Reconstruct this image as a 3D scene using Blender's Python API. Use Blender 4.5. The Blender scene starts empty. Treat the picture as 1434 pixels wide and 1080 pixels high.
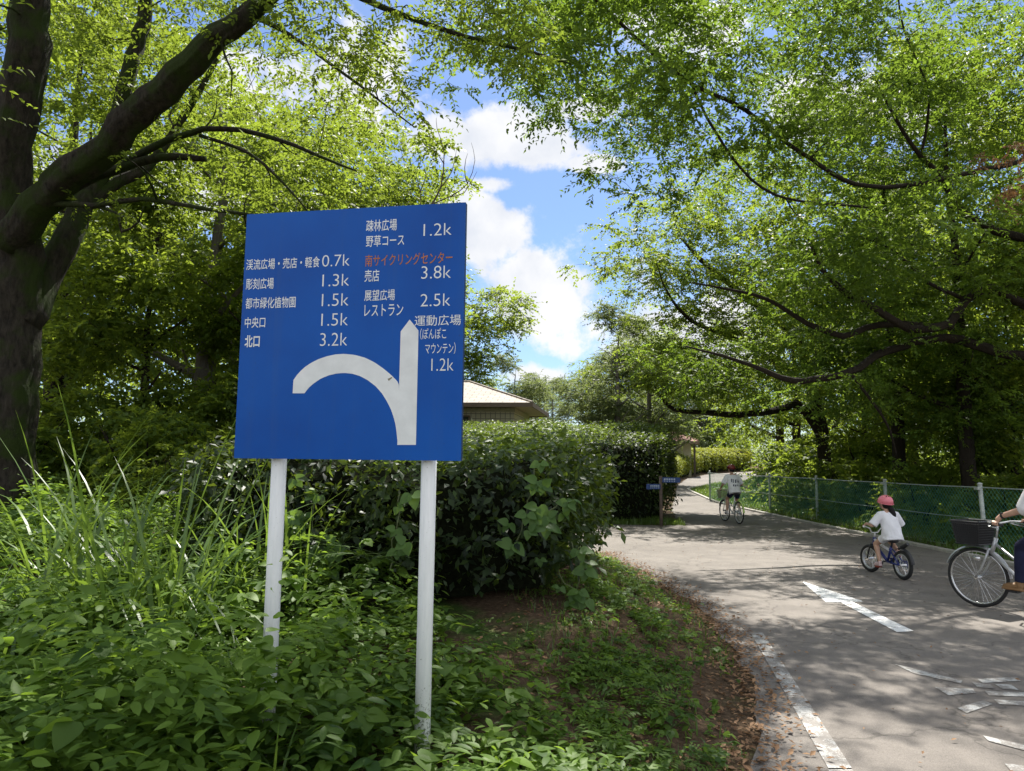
import bpy, math, random
import numpy as np
from mathutils import Vector, Matrix, Euler
from mathutils.bvhtree import BVHTree

random.seed(11)
rng = np.random.default_rng(11)
R_ = math.radians
scene = bpy.context.scene
COL = scene.collection

# ------------------------------------------------------------------ camera, sky, sun, exposure
CAM_H, FPX, CX, CY = 1.6, 995.0, 717.0, 540.0
PITCH, ROLL = R_(6.14), R_(0.70)
cam_d = bpy.data.cameras.new("camera")
cam_d.sensor_width = 36.0
cam_d.lens = FPX / 1434.0 * 36.0
cam_d.clip_start, cam_d.clip_end = 0.05, 3000
cam = bpy.data.objects.new("camera", cam_d)
COL.objects.link(cam)
CAM_M = (Matrix.Translation((0, 0, CAM_H)) @ Matrix.Rotation(R_(90) + PITCH, 4, 'X') @ Matrix.Rotation(ROLL, 4, 'Z'))
cam.matrix_world = CAM_M
scene.camera = cam

SUN_AZ, SUN_EL = R_(12), R_(58)
sdir = Vector((math.sin(SUN_AZ) * math.cos(SUN_EL), math.cos(SUN_AZ) * math.cos(SUN_EL), math.sin(SUN_EL)))
sun_d = bpy.data.lights.new("sun", 'SUN')
sun_d.energy, sun_d.angle, sun_d.color = 5.0, R_(0.53), (1.0, 0.955, 0.88)
sun = bpy.data.objects.new("sun", sun_d)
sun.rotation_euler = sdir.to_track_quat('Z', 'Y').to_euler()
COL.objects.link(sun)

scene.view_settings.view_transform = 'Standard'
scene.view_settings.look = 'None'
scene.view_settings.exposure = 1.15
scene.view_settings.gamma = 1.0
scene.view_settings.use_curve_mapping = False
cy = scene.cycles
cy.max_bounces, cy.diffuse_bounces, cy.glossy_bounces, cy.transmission_bounces, cy.transparent_max_bounces = 8, 5, 3, 6, 8
cy.use_denoising = True
cy.sample_clamp_indirect = 6.0


def ray(px, py):
    d = Vector(((px - CX) / FPX, (CY - py) / FPX, -1.0))
    return (CAM_M.to_3x3() @ d)


def at(px, py, Y):
    d = ray(px, py)
    return Vector((0, 0, CAM_H)) + d * (Y / d.y)


def gnd(px, py, z=0.0):
    d = ray(px, py)
    return Vector((0, 0, CAM_H)) + d * ((z - CAM_H) / d.z)


# ------------------------------------------------------------------ node helpers
def new_mat(name):
    m = bpy.data.materials.new(name)
    m.use_nodes = True
    nt = m.node_tree
    nt.nodes.clear()
    return m, nt, nt.nodes, nt.links


def N(nt, kind, **kw):
    n = nt.nodes.new(kind)
    for k, v in kw.items():
        if k.startswith('i_'):
            n.inputs[k[2:].replace('_', ' ')].default_value = v
        else:
            setattr(n, k, v)
    return n


def ramp(nt, stops, fac=None):
    r = nt.nodes.new('ShaderNodeValToRGB')
    el = r.color_ramp.elements
    while len(el) > 1:
        el.remove(el[-1])
    el[0].position, el[0].color = stops[0][0], (*stops[0][1], 1)
    for p, c in stops[1:]:
        e = el.new(p)
        e.color = (*c, 1)
    if fac is not None:
        nt.links.new(fac, r.inputs[0])
    return r


def noise(nt, scale, detail=4, rough=0.55, vec=None):
    n = nt.nodes.new('ShaderNodeTexNoise')
    n.inputs['Scale'].default_value = scale
    n.inputs['Detail'].default_value = detail
    n.inputs['Roughness'].default_value = rough
    if vec is not None:
        nt.links.new(vec, n.inputs['Vector'])
    return n


def mixc(nt, fac, a, b, mode='MIX'):
    m = nt.nodes.new('ShaderNodeMix')
    m.data_type, m.blend_type = 'RGBA', mode
    for sock, v in ((m.inputs[0], fac), (m.inputs[6], a), (m.inputs[7], b)):
        if hasattr(v, 'links') or hasattr(v, 'is_linked'):
            nt.links.new(v, sock)
        elif isinstance(v, (int, float)):
            sock.default_value = v
        else:
            sock.default_value = (*v, 1)
    return m.outputs[2]


def math_n(nt, op, a, b=None, clamp=False):
    m = nt.nodes.new('ShaderNodeMath')
    m.operation, m.use_clamp = op, clamp
    for s, v in ((m.inputs[0], a), (m.inputs[1], b)):
        if v is None:
            continue
        if isinstance(v, (int, float)):
            s.default_value = v
        else:
            nt.links.new(v, s)
    return m.outputs[0]


def out_surface(nt, shader):
    o = nt.nodes.new('ShaderNodeOutputMaterial')
    nt.links.new(shader, o.inputs['Surface'])
    return o


# ------------------------------------------------------------------ world: Nishita sky with cloud layer
def build_world():
    w = bpy.data.worlds.new("World")
    scene.world = w
    w.use_nodes = True
    nt = w.node_tree
    nt.nodes.clear()
    sky = nt.nodes.new('ShaderNodeTexSky')
    sky.sky_type = 'NISHITA'
    sky.sun_disc = False
    sky.sun_elevation, sky.sun_rotation = SUN_EL, SUN_AZ
    sky.air_density, sky.dust_density, sky.ozone_density = 1.0, 0.6, 1.6
    tc = nt.nodes.new('ShaderNodeTexCoord')
    sep = nt.nodes.new('ShaderNodeSeparateXYZ')
    nt.links.new(tc.outputs['Generated'], sep.inputs[0])
    yy = math_n(nt, 'MAXIMUM', sep.outputs[1], 0.05)
    u = math_n(nt, 'DIVIDE', sep.outputs[0], yy)
    v = math_n(nt, 'DIVIDE', sep.outputs[2], yy)
    nz = noise(nt, 9.5, 9, 0.62, tc.outputs['Generated'])
    nzd = math_n(nt, 'MULTIPLY', math_n(nt, 'SUBTRACT', nz.outputs['Fac'], 0.5), 3.4)
    # cumulus banks: centre direction, half widths
    banks = [(700, 205, 105, 42), (630, 195, 55, 30), (690, 258, 45, 15), (755, 395, 92, 58), (695, 325, 60, 50), (650, 285, 55, 32),
             (832, 231, 45, 13), (965, 25, 95, 45), (450, 110, 130, 75), (755, 528, 60, 14), (1010, 480, 170, 60),
             (1250, 150, 150, 70), (200, 250, 200, 70), (820, 150, 60, 18), (330, -60, 140, 60), (650, -150, 160, 50)]
    tot = None
    for px, py, hw, hh in banks:
        d = ray(px, py)
        cu, cv = d.x / d.y, d.z / d.y
        a = math_n(nt, 'DIVIDE', math_n(nt, 'SUBTRACT', u, cu), hw * 1.15 / FPX)
        b = math_n(nt, 'DIVIDE', math_n(nt, 'SUBTRACT', v, cv), hh * 1.2 / FPX)
        r2 = math_n(nt, 'ADD', math_n(nt, 'MULTIPLY', a, a), math_n(nt, 'MULTIPLY', b, b))
        m = math_n(nt, 'SUBTRACT', 1.0, math_n(nt, 'SQRT', r2))
        tot = m if tot is None else math_n(nt, 'MAXIMUM', tot, m)
    front = math_n(nt, 'ADD', tot, nzd)
    # unseen noise clouds behind and overhead, made ample and bright as added fill light
    gen = noise(nt, 2.6, 6, 0.6, tc.outputs['Generated'])
    back = math_n(nt, 'MULTIPLY', math_n(nt, 'SUBTRACT', gen.outputs['Fac'], 0.42), 4.0)
    isf = math_n(nt, 'GREATER_THAN', sep.outputs[1], 0.35)
    sel = nt.nodes.new('ShaderNodeMix')
    sel.data_type = 'FLOAT'
    nt.links.new(isf, sel.inputs[0])
    nt.links.new(back, sel.inputs[2])
    nt.links.new(front, sel.inputs[3])
    mr = nt.nodes.new('ShaderNodeMapRange')
    mr.interpolation_type = 'SMOOTHSTEP'
    nt.links.new(sel.outputs[0], mr.inputs['Value'])
    mr.inputs['From Min'].default_value, mr.inputs['From Max'].default_value = -0.12, 0.42
    n2 = noise(nt, 9.0, 5, 0.55, tc.outputs['Generated'])
    lo_ = nt.nodes.new('ShaderNodeMix')
    lo_.data_type = 'FLOAT'
    nt.links.new(isf, lo_.inputs[0])
    lo_.inputs[2].default_value, lo_.inputs[3].default_value = 1.35, 1.0  # unseen back clouds scaled brighter to fill the shaded fronts
    cl0 = ramp(nt, [(0.3, (2.9, 3.1, 3.5)), (0.62, (4.1, 4.1, 4.15))], n2.outputs['Fac'])
    vm = nt.nodes.new('ShaderNodeVectorMath')
    vm.operation = 'SCALE'
    nt.links.new(cl0.outputs[0], vm.inputs[0])
    nt.links.new(lo_.outputs[0], vm.inputs['Scale'])
    cl = vm
    skyb = mixc(nt, 1.0, sky.outputs[0], (0.46, 0.53, 0.64), 'MULTIPLY')
    c = mixc(nt, mr.outputs[0], skyb, cl.outputs[0])
    bg = nt.nodes.new('ShaderNodeBackground')
    bg.inputs['Strength'].default_value = 0.115
    nt.links.new(c, bg.inputs['Color'])
    o = nt.nodes.new('ShaderNodeOutputWorld')
    nt.links.new(bg.outputs[0], o.inputs['Surface'])


build_world()


# ------------------------------------------------------------------ materials
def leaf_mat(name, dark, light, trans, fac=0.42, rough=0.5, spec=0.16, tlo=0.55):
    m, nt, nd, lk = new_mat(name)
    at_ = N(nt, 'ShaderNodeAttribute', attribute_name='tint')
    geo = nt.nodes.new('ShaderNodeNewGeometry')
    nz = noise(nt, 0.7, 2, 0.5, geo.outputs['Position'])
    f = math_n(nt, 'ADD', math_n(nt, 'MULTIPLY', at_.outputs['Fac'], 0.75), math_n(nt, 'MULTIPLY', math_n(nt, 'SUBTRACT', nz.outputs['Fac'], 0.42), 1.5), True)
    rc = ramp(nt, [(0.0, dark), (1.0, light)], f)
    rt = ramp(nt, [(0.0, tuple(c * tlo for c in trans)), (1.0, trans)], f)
    p = N(nt, 'ShaderNodeBsdfPrincipled')
    p.inputs['Roughness'].default_value = rough
    p.inputs['Specular IOR Level'].default_value = spec
    lk.new(rc.outputs[0], p.inputs['Base Color'])
    t = N(nt, 'ShaderNodeBsdfTranslucent')
    lk.new(rt.outputs[0], t.inputs['Color'])
    mx = N(nt, 'ShaderNodeMixShader')
    mx.inputs[0].default_value = fac
    lk.new(p.outputs[0], mx.inputs[1])
    lk.new(t.outputs[0], mx.inputs[2])
    out_surface(nt, mx.outputs[0])
    return m


def plain(name, col, rough=0.5, metal=0.0, spec=0.5, var=0.15, vscale=8.0, bump=0.0, bscale=40.0):
    m, nt, nd, lk = new_mat(name)
    tc = nt.nodes.new('ShaderNodeTexCoord')
    nz = noise(nt, vscale, 5, 0.6, tc.outputs['Object'])
    lo = tuple(c * (1 - var) for c in col)
    hi = tuple(min(1, c * (1 + var)) for c in col)
    rc = ramp(nt, [(0.3, lo), (0.7, hi)], nz.outputs['Fac'])
    p = N(nt, 'ShaderNodeBsdfPrincipled')
    lk.new(rc.outputs[0], p.inputs['Base Color'])
    rr = nt.nodes.new('ShaderNodeMapRange')
    lk.new(nz.outputs['Fac'], rr.inputs['Value'])
    rr.inputs['To Min'].default_value, rr.inputs['To Max'].default_value = max(0.03, rough - 0.1), min(1, rough + 0.1)
    lk.new(rr.outputs[0], p.inputs['Roughness'])
    p.inputs['Metallic'].default_value = metal
    p.inputs['Specular IOR Level'].default_value = spec
    if bump:
        b = noise(nt, bscale, 4, 0.6, tc.outputs['Object'])
        bp = nt.nodes.new('ShaderNodeBump')
        bp.inputs['Strength'].default_value = bump
        bp.inputs['Distance'].default_value = 0.02
        lk.new(b.outputs['Fac'], bp.inputs['Height'])
        lk.new(bp.outputs[0], p.inputs['Normal'])
    out_surface(nt, p.outputs[0])
    return m


def bark_mat(name, dark, light, moss=None, moss_amt=0.5):
    m, nt, nd, lk = new_mat(name)
    geo = nt.nodes.new('ShaderNodeNewGeometry')
    mp = nt.nodes.new('ShaderNodeMapping')
    mp.inputs['Scale'].default_value = (1, 1, 0.35)
    lk.new(geo.outputs['Position'], mp.inputs['Vector'])
    n1 = noise(nt, 16, 8, 0.7, mp.outputs[0])
    n2 = noise(nt, 2.2, 4, 0.6, geo.outputs['Position'])
    rc = ramp(nt, [(0.3, dark), (0.72, light)], n1.outputs['Fac'])
    col = rc.outputs[0]
    if moss:
        mm = nt.nodes.new('ShaderNodeMapRange')
        lk.new(n2.outputs['Fac'], mm.inputs['Value'])
        mm.inputs['From Min'].default_value, mm.inputs['From Max'].default_value = 0.62 - 0.25 * moss_amt, 0.78 - 0.25 * moss_amt
        col = mixc(nt, mm.outputs[0], col, moss)
    else:
        col = mixc(nt, n2.outputs['Fac'], col, light, 'MIX')
    p = N(nt, 'ShaderNodeBsdfPrincipled')
    p.inputs['Roughness'].default_value = 0.9
    p.inputs['Specular IOR Level'].default_value = 0.15
    lk.new(col, p.inputs['Base Color'])
    bp = nt.nodes.new('ShaderNodeBump')
    bp.inputs['Strength'].default_value = 1.0
    bp.inputs['Distance'].default_value = 0.06
    lk.new(n1.outputs['Fac'], bp.inputs['Height'])
    lk.new(bp.outputs[0], p.inputs['Normal'])
    out_surface(nt, p.outputs[0])
    return m


def asphalt_mat():
    m, nt, nd, lk = new_mat('worn_asphalt')
    geo = nt.nodes.new('ShaderNodeNewGeometry')
    big = noise(nt, 0.35, 5, 0.6, geo.outputs['Position'])
    mid = noise(nt, 3.0, 6, 0.65, geo.outputs['Position'])
    fine = noise(nt, 160, 3, 0.7, geo.outputs['Position'])
    c1 = ramp(nt, [(0.3, (0.158, 0.143, 0.129)), (0.7, (0.236, 0.217, 0.196))], big.outputs['Fac']).outputs[0]
    c2 = mixc(nt, 0.55, c1, ramp(nt, [(0.3, (0.55, 0.54, 0.53)), (0.75, (1.15, 1.13, 1.1))], mid.outputs['Fac']).outputs[0], 'MULTIPLY')
    c3 = mixc(nt, 0.65, c2, ramp(nt, [(0.32, (0.45, 0.45, 0.45)), (0.7, (1.35, 1.32, 1.28))], fine.outputs['Fac']).outputs[0], 'MULTIPLY')
    # cracks
    vo = nt.nodes.new('ShaderNodeTexVoronoi')
    vo.feature = 'DISTANCE_TO_EDGE'
    vo.inputs['Scale'].default_value = 0.55
    wv = nt.nodes.new('ShaderNodeVectorMath')
    wv.operation = 'ADD'
    wn = noise(nt, 1.6, 4, 0.6, geo.outputs['Position'])
    lk.new(geo.outputs['Position'], wv.inputs[0])
    lk.new(wn.outputs['Color'], wv.inputs[1])
    lk.new(wv.outputs[0], vo.inputs['Vector'])
    ck = nt.nodes.new('ShaderNodeMapRange')
    lk.new(vo.outputs['Distance'], ck.inputs['Value'])
    ck.inputs['From Min'].default_value, ck.inputs['From Max'].default_value = 0.0, 0.011
    ck.inputs['To Min'].default_value, ck.inputs['To Max'].default_value = 0.6, 1.0
    c4 = mixc(nt, 1.0, c3, ck.outputs[0], 'MULTIPLY')
    p = N(nt, 'ShaderNodeBsdfPrincipled')
    p.inputs['Roughness'].default_value = 0.86
    p.inputs['Specular IOR Level'].default_value = 0.25
    lk.new(c4, p.inputs['Base Color'])
    bp = nt.nodes.new('ShaderNodeBump')
    bp.inputs['Strength'].default_value = 0.5
    bp.inputs['Distance'].default_value = 0.008
    lk.new(fine.outputs['Fac'], bp.inputs['Height'])
    lk.new(bp.outputs[0], p.inputs['Normal'])
    out_surface(nt, p.outputs[0])
    return m


def road_paint_mat(name, wear, col=(0.72, 0.72, 0.70)):
    m, nt, nd, lk = new_mat(name)
    geo = nt.nodes.new('ShaderNodeNewGeometry')
    n1 = noise(nt, 7, 6, 0.7, geo.outputs['Position'])
    n2 = noise(nt, 130, 3, 0.7, geo.outputs['Position'])
    f = math_n(nt, 'ADD', math_n(nt, 'MULTIPLY', n1.outputs['Fac'], 0.6), math_n(nt, 'MULTIPLY', n2.outputs['Fac'], 0.4))
    mr = nt.nodes.new('ShaderNodeMapRange')
    lk.new(f, mr.inputs['Value'])
    mr.inputs['From Min'].default_value, mr.inputs['From Max'].default_value = 0.40 + 0.12 * wear, 0.47 + 0.12 * wear
    c = mixc(nt, mr.outputs[0], (0.175, 0.158, 0.14), col)
    p = N(nt, 'ShaderNodeBsdfPrincipled')
    p.inputs['Roughness'].default_value = 0.75
    lk.new(c, p.inputs['Base Color'])
    out_surface(nt, p.outputs[0])
    return m


def ground_mat():
    m, nt, nd, lk = new_mat('leafy_soil')
    geo = nt.nodes.new('ShaderNodeNewGeometry')
    n1 = noise(nt, 1.1, 6, 0.65, geo.outputs['Position'])
    n2 = noise(nt, 26, 6, 0.7, geo.outputs['Position'])
    n3 = noise(nt, 0.12, 3, 0.5, geo.outputs['Position'])
    soil = ramp(nt, [(0.3, (0.045, 0.030, 0.018)), (0.55, (0.10, 0.068, 0.042)), (0.75, (0.19, 0.135, 0.085))], n2.outputs['Fac']).outputs[0]
    grass = ramp(nt, [(0.3, (0.02, 0.045, 0.01)), (0.7, (0.07, 0.12, 0.025))], n2.outputs['Fac']).outputs[0]
    mm = nt.nodes.new('ShaderNodeMapRange')
    lk.new(n1.outputs['Fac'], mm.inputs['Value'])
    mm.inputs['From Min'].default_value, mm.inputs['From Max'].default_value = 0.52, 0.64
    c = mixc(nt, mm.outputs[0], soil, grass)
    p = N(nt, 'ShaderNodeBsdfPrincipled')
    p.inputs['Roughness'].default_value = 0.95
    p.inputs['Specular IOR Level'].default_value = 0.1
    lk.new(c, p.inputs['Base Color'])
    bp = nt.nodes.new('ShaderNodeBump')
    bp.inputs['Strength'].default_value = 0.8
    bp.inputs['Distance'].default_value = 0.03
    lk.new(n2.outputs['Fac'], bp.inputs['Height'])
    lk.new(bp.outputs[0], p.inputs['Normal'])
    out_surface(nt, p.outputs[0])
    return m


def wall_tile_mat():
    m, nt, nd, lk = new_mat('beige_wall_tile')
    tc = nt.nodes.new('ShaderNodeTexCoord')
    mp = nt.nodes.new('ShaderNodeMapping')
    mp.inputs['Rotation'].default_value = (R_(90), 0, 0)
    lk.new(tc.outputs['Object'], mp.inputs['Vector'])
    br = nt.nodes.new('ShaderNodeTexBrick')
    br.offset = 0.0
    br.inputs['Scale'].default_value = 1.0
    br.inputs['Brick Width'].default_value, br.inputs['Row Height'].default_value = 0.19, 0.19
    br.inputs['Mortar Size'].default_value = 0.014
    br.inputs['Color1'].default_value = (0.58, 0.54, 0.43, 1)
    br.inputs['Color2'].default_value = (0.64, 0.60, 0.48, 1)
    br.inputs['Mortar'].default_value = (0.24, 0.22, 0.19, 1)
    lk.new(mp.outputs[0], br.inputs['Vector'])
    p = N(nt, 'ShaderNodeBsdfPrincipled')
    p.inputs['Roughness'].default_value = 0.6
    lk.new(br.outputs['Color'], p.inputs['Base Color'])
    out_surface(nt, p.outputs[0])
    return m


def roof_mat(name, c1, c2):
    m, nt, nd, lk = new_mat(name)
    tc = nt.nodes.new('ShaderNodeTexCoord')
    br = nt.nodes.new('ShaderNodeTexBrick')
    br.inputs['Scale'].default_value = 1.0
    br.inputs['Brick Width'].default_value, br.inputs['Row Height'].default_value = 0.45, 0.22
    br.inputs['Mortar Size'].default_value = 0.02
    br.inputs['Color1'].default_value = (*c1, 1)
    br.inputs['Color2'].default_value = (*c2, 1)
    br.inputs['Mortar'].default_value = (*(c * 0.45 for c in c1), 1)
    lk.new(tc.outputs['Object'], br.inputs['Vector'])
    nz = noise(nt, 3, 5, 0.6, tc.outputs['Object'])
    c = mixc(nt, 0.5, br.outputs['Color'], ramp(nt, [(0.3, (0.6, 0.6, 0.6)), (0.7, (1.2, 1.2, 1.2))], nz.outputs['Fac']).outputs[0], 'MULTIPLY')
    p = N(nt, 'ShaderNodeBsdfPrincipled')
    p.inputs['Roughness'].default_value = 0.8
    lk.new(c, p.inputs['Base Color'])
    out_surface(nt, p.outputs[0])
    return m


def pole_mat():
    m, nt, nd, lk = new_mat('white_pole_paint')
    tc = nt.nodes.new('ShaderNodeTexCoord')
    sep = nt.nodes.new('ShaderNodeSeparateXYZ')
    lk.new(tc.outputs['Object'], sep.inputs[0])
    mp = nt.nodes.new('ShaderNodeMapping')
    mp.inputs['Scale'].default_value = (1, 1, 0.12)
    lk.new(tc.outputs['Object'], mp.inputs['Vector'])
    streak = noise(nt, 45, 5, 0.6, mp.outputs[0])
    spot = noise(nt, 70, 4, 0.7, tc.outputs['Object'])
    c = ramp(nt, [(0.3, (0.70, 0.72, 0.72)), (0.7, (0.83, 0.84, 0.84))], streak.outputs['Fac']).outputs[0]
    # grime that thickens toward the foot
    h = nt.nodes.new('ShaderNodeMapRange')
    lk.new(sep.outputs[2], h.inputs['Value'])
    h.inputs['From Min'].default_value, h.inputs['From Max'].default_value = 0.05, 0.60
    h.inputs['To Min'].default_value, h.inputs['To Max'].default_value = 0.31, 0.0
    g = nt.nodes.new('ShaderNodeMapRange')
    lk.new(math_n(nt, 'ADD', spot.outputs['Fac'], h.outputs[0]), g.inputs['Value'])
    g.inputs['From Min'].default_value, g.inputs['From Max'].default_value = 0.66, 0.76
    c = mixc(nt, g.outputs[0], c, (0.16, 0.17, 0.14))
    p = N(nt, 'ShaderNodeBsdfPrincipled')
    p.inputs['Roughness'].default_value = 0.4
    lk.new(c, p.inputs['Base Color'])
    out_surface(nt, p.outputs[0])
    return m


M = {}
M['asphalt'] = asphalt_mat()
M['paint'] = road_paint_mat('road_paint', 0.05)
M['paint_worn'] = road_paint_mat('worn_road_paint', 0.76, (0.40, 0.40, 0.38))
M['ground'] = ground_mat()
M['kerb'] = plain('kerb_concrete', (0.36, 0.34, 0.30), 0.9, var=0.25, vscale=5, bump=0.4)
M['bark_moss'] = bark_mat('mossy_bark', (0.006, 0.005, 0.004), (0.058, 0.050, 0.037), (0.026, 0.040, 0.008), 0.75)
M['bark_grey'] = bark_mat('grey_bark', (0.05, 0.045, 0.04), (0.19, 0.175, 0.155))
M['bark_dark'] = bark_mat('dark_bark', (0.007, 0.006, 0.004), (0.036, 0.029, 0.021))
M['leaf_zelkova'] = leaf_mat('zelkova_leaf', (0.045, 0.080, 0.012), (0.105, 0.155, 0.024), (0.34, 0.45, 0.045), 0.48)
M['leaf_cherry'] = leaf_mat('cherry_leaf', (0.032, 0.070, 0.013), (0.090, 0.150, 0.024), (0.28, 0.42, 0.04), 0.47)
M['leaf_wood'] = leaf_mat('woodland_leaf', (0.035, 0.068, 0.013), (0.095, 0.150, 0.026), (0.42, 0.54, 0.05), 0.50)
M['leaf_bright'] = leaf_mat('sunny_leaf', (0.05, 0.088, 0.014), (0.12, 0.175, 0.028), (0.37, 0.48, 0.05), 0.5)
M['leaf_greygreen'] = leaf_mat('greygreen_leaf', (0.06, 0.085, 0.035), (0.14, 0.175, 0.075), (0.33, 0.40, 0.12), 0.42)
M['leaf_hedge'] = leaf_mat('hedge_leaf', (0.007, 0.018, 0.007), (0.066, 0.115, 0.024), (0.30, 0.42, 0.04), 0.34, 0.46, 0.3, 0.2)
M['leaf_gold'] = leaf_mat('golden_hedge_leaf', (0.12, 0.16, 0.015), (0.26, 0.30, 0.03), (0.40, 0.42, 0.03), 0.35, 0.5)
M['hedge_core'] = plain('hedge_shade_core', (0.010, 0.012, 0.006), 0.95, spec=0.02, var=0.5, vscale=20, bump=1.0, bscale=30)  # near-black colour paints the shade inside the hedge
M['leaf_herb'] = leaf_mat('herb_leaf', (0.028, 0.066, 0.013), (0.145, 0.235, 0.036), (0.34, 0.52, 0.05), 0.42, 0.5, 0.2)
M['leaf_vine'] = leaf_mat('vine_leaf', (0.035, 0.085, 0.018), (0.09, 0.17, 0.03), (0.30, 0.48, 0.06), 0.38, 0.5, 0.35)
M['blade'] = leaf_mat('grass_blade', (0.045, 0.095, 0.018), (0.12, 0.20, 0.04), (0.28, 0.42, 0.05), 0.40, 0.38, 0.5)
M['dead_leaf'] = leaf_mat('dead_leaf', (0.10, 0.05, 0.025), (0.36, 0.22, 0.12), (0.30, 0.16, 0.06), 0.2, 0.7, 0.2)
M['stem'] = plain('green_stem', (0.09, 0.11, 0.04), 0.7, var=0.3)
M['twig'] = plain('bare_twig', (0.10, 0.075, 0.06), 0.85, var=0.3)


# ------------------------------------------------------------------ object helpers
def tag(o, label=None, cat=None, group=None, kind=None):
    if label:
        o['label'] = label
    if cat:
        o['category'] = cat
    if group:
        o['group'] = group
    if kind:
        o['kind'] = kind
    return o


def thing(name, label, cat, loc=(0, 0, 0), rz=0.0, group=None):
    o = bpy.data.objects.new(name, None)
    o.empty_display_size = 0.2
    COL.objects.link(o)
    o.location = loc
    o.rotation_euler = (0, 0, rz)
    return tag(o, label, cat, group)


def link(name, me, parent=None):
    o = bpy.data.objects.new(name, me)
    COL.objects.link(o)
    if parent is not None:
        o.parent = parent
    return o


class MB:
    """collects vertices and faces of one mesh"""

    def __init__(self):
        self.v, self.f, self.mi = [], [], []
        self.n = 0

    def add(self, verts, faces, mi=0):
        verts = np.asarray(verts, dtype=np.float64).reshape(-1, 3)
        self.v.append(verts)
        for fc in faces:
            self.f.append([i + self.n for i in fc])
            self.mi.append(mi)
        self.n += len(verts)

    def box(self, c, s, rot=None, mi=0):
        x, y, z = (k / 2 for k in s)
        v = np.array([(-x, -y, -z), (x, -y, -z), (x, y, -z), (-x, y, -z), (-x, -y, z), (x, -y, z), (x, y, z), (-x, y, z)])
        if rot is not None:
            v = v @ np.array(Euler(rot).to_matrix()).T
        self.add(v + np.array(c), [(0, 3, 2, 1), (4, 5, 6, 7), (0, 1, 5, 4), (1, 2, 6, 5), (2, 3, 7, 6), (3, 0, 4, 7)], mi)

    def tube(self, pts, radii, sides=8, cap=True, mi=0, rough=None):
        pts = np.asarray([tuple(p) for p in pts], dtype=np.float64)
        n = len(pts)
        if np.isscalar(radii):
            radii = [radii] * n
        tan = np.gradient(pts, axis=0)
        tan /= np.linalg.norm(tan, axis=1)[:, None] + 1e-12
        up = np.array((0, 0, 1.0)) if abs(tan[0][2]) < 0.9 else np.array((1.0, 0, 0))
        a = np.cross(tan[0], up)
        a /= np.linalg.norm(a)
        ang = np.arange(sides) * 2 * math.pi / sides
        V = []
        for i in range(n):
            a = a - tan[i] * np.dot(a, tan[i])
            a /= np.linalg.norm(a) + 1e-12
            b = np.cross(tan[i], a)
            rr_ = radii[i]
            if rough is not None:
                rr_ = (radii[i] * rough[i])[:, None]
            V.append(pts[i] + rr_ * (np.cos(ang)[:, None] * a + np.sin(ang)[:, None] * b))
        V = np.concatenate(V)
        F = []
        for i in range(n - 1):
            for k in range(sides):
                k2 = (k + 1) % sides
                F.append((i * sides + k, i * sides + k2, (i + 1) * sides + k2, (i + 1) * sides + k))
        if cap:
            F.append(tuple(range(sides - 1, -1, -1)))
            F.append(tuple((n - 1) * sides + k for k in range(sides)))
        self.add(V, F, mi)

    def ball(self, c, r, seg=12, rings=8, mi=0):
        r = (r, r, r) if np.isscalar(r) else r
        V = [(0, 0, -1)]
        for i in range(1, rings):
            t = -math.pi / 2 + math.pi * i / rings
            for k in range(seg):
                p = 2 * math.pi * k / seg
                V.append((math.cos(t) * math.cos(p), math.cos(t) * math.sin(p), math.sin(t)))
        V.append((0, 0, 1))
        F = []
        for k in range(seg):
            F.append((0, 1 + (k + 1) % seg, 1 + k))
            F.append((len(V) - 1, 1 + (rings - 2) * seg + k, 1 + (rings - 2) * seg + (k + 1) % seg))
        for i in range(rings - 2):
            for k in range(seg):
                a, b = 1 + i * seg + k, 1 + i * seg + (k + 1) % seg
                F.append((a, b, b + seg, a + seg))
        self.add(np.array(V) * np.array(r) + np.array(tuple(c)), F, mi)

    def torus(self, c, R, r, axis='y', seg=48, sides=10, mi=0, sq=1.0):
        V, F = [], []
        for i in range(seg):
            t = 2 * math.pi * i / seg
            for k in range(sides):
                p = 2 * math.pi * k / sides
                rr = R + r * math.cos(p)
                V.append((rr * math.cos(t), r * sq * math.sin(p), rr * math.sin(t)))
        for i in range(seg):
            for k in range(sides):
                i2, k2 = (i + 1) % seg, (k + 1) % sides
                F.append((i * sides + k, i * sides + k2, i2 * sides + k2, i2 * sides + k))
        self.add(np.array(V) + np.array(tuple(c)), F, mi)

    def poly(self, pts, z0, z1):
        n = len(pts)
        V = [(p[0], p[1], z0) for p in pts] + [(p[0], p[1], z1) for p in pts]
        F = [tuple(range(n - 1, -1, -1)), tuple(range(n, 2 * n))] + [(i, (i + 1) % n, n + (i + 1) % n, n + i) for i in range(n)]
        self.add(V, F)

    def mesh(self, name, mats, smooth=False):
        me = bpy.data.meshes.new(name)
        V = np.concatenate(self.v)
        me.from_pydata(V.tolist(), [], self.f)
        if not isinstance(mats, (list, tuple)):
            mats = [mats]
        for m in mats:
            me.materials.append(m)
        if len(mats) > 1:
            me.polygons.foreach_set('material_index', self.mi)
        if smooth:
            me.polygons.foreach_set('use_smooth', [True] * len(me.polygons))
        me.update()
        return me

    def build(self, name, mats, parent=None, smooth=False):
        return link(name, self.mesh(name, mats, smooth), parent)


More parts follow.
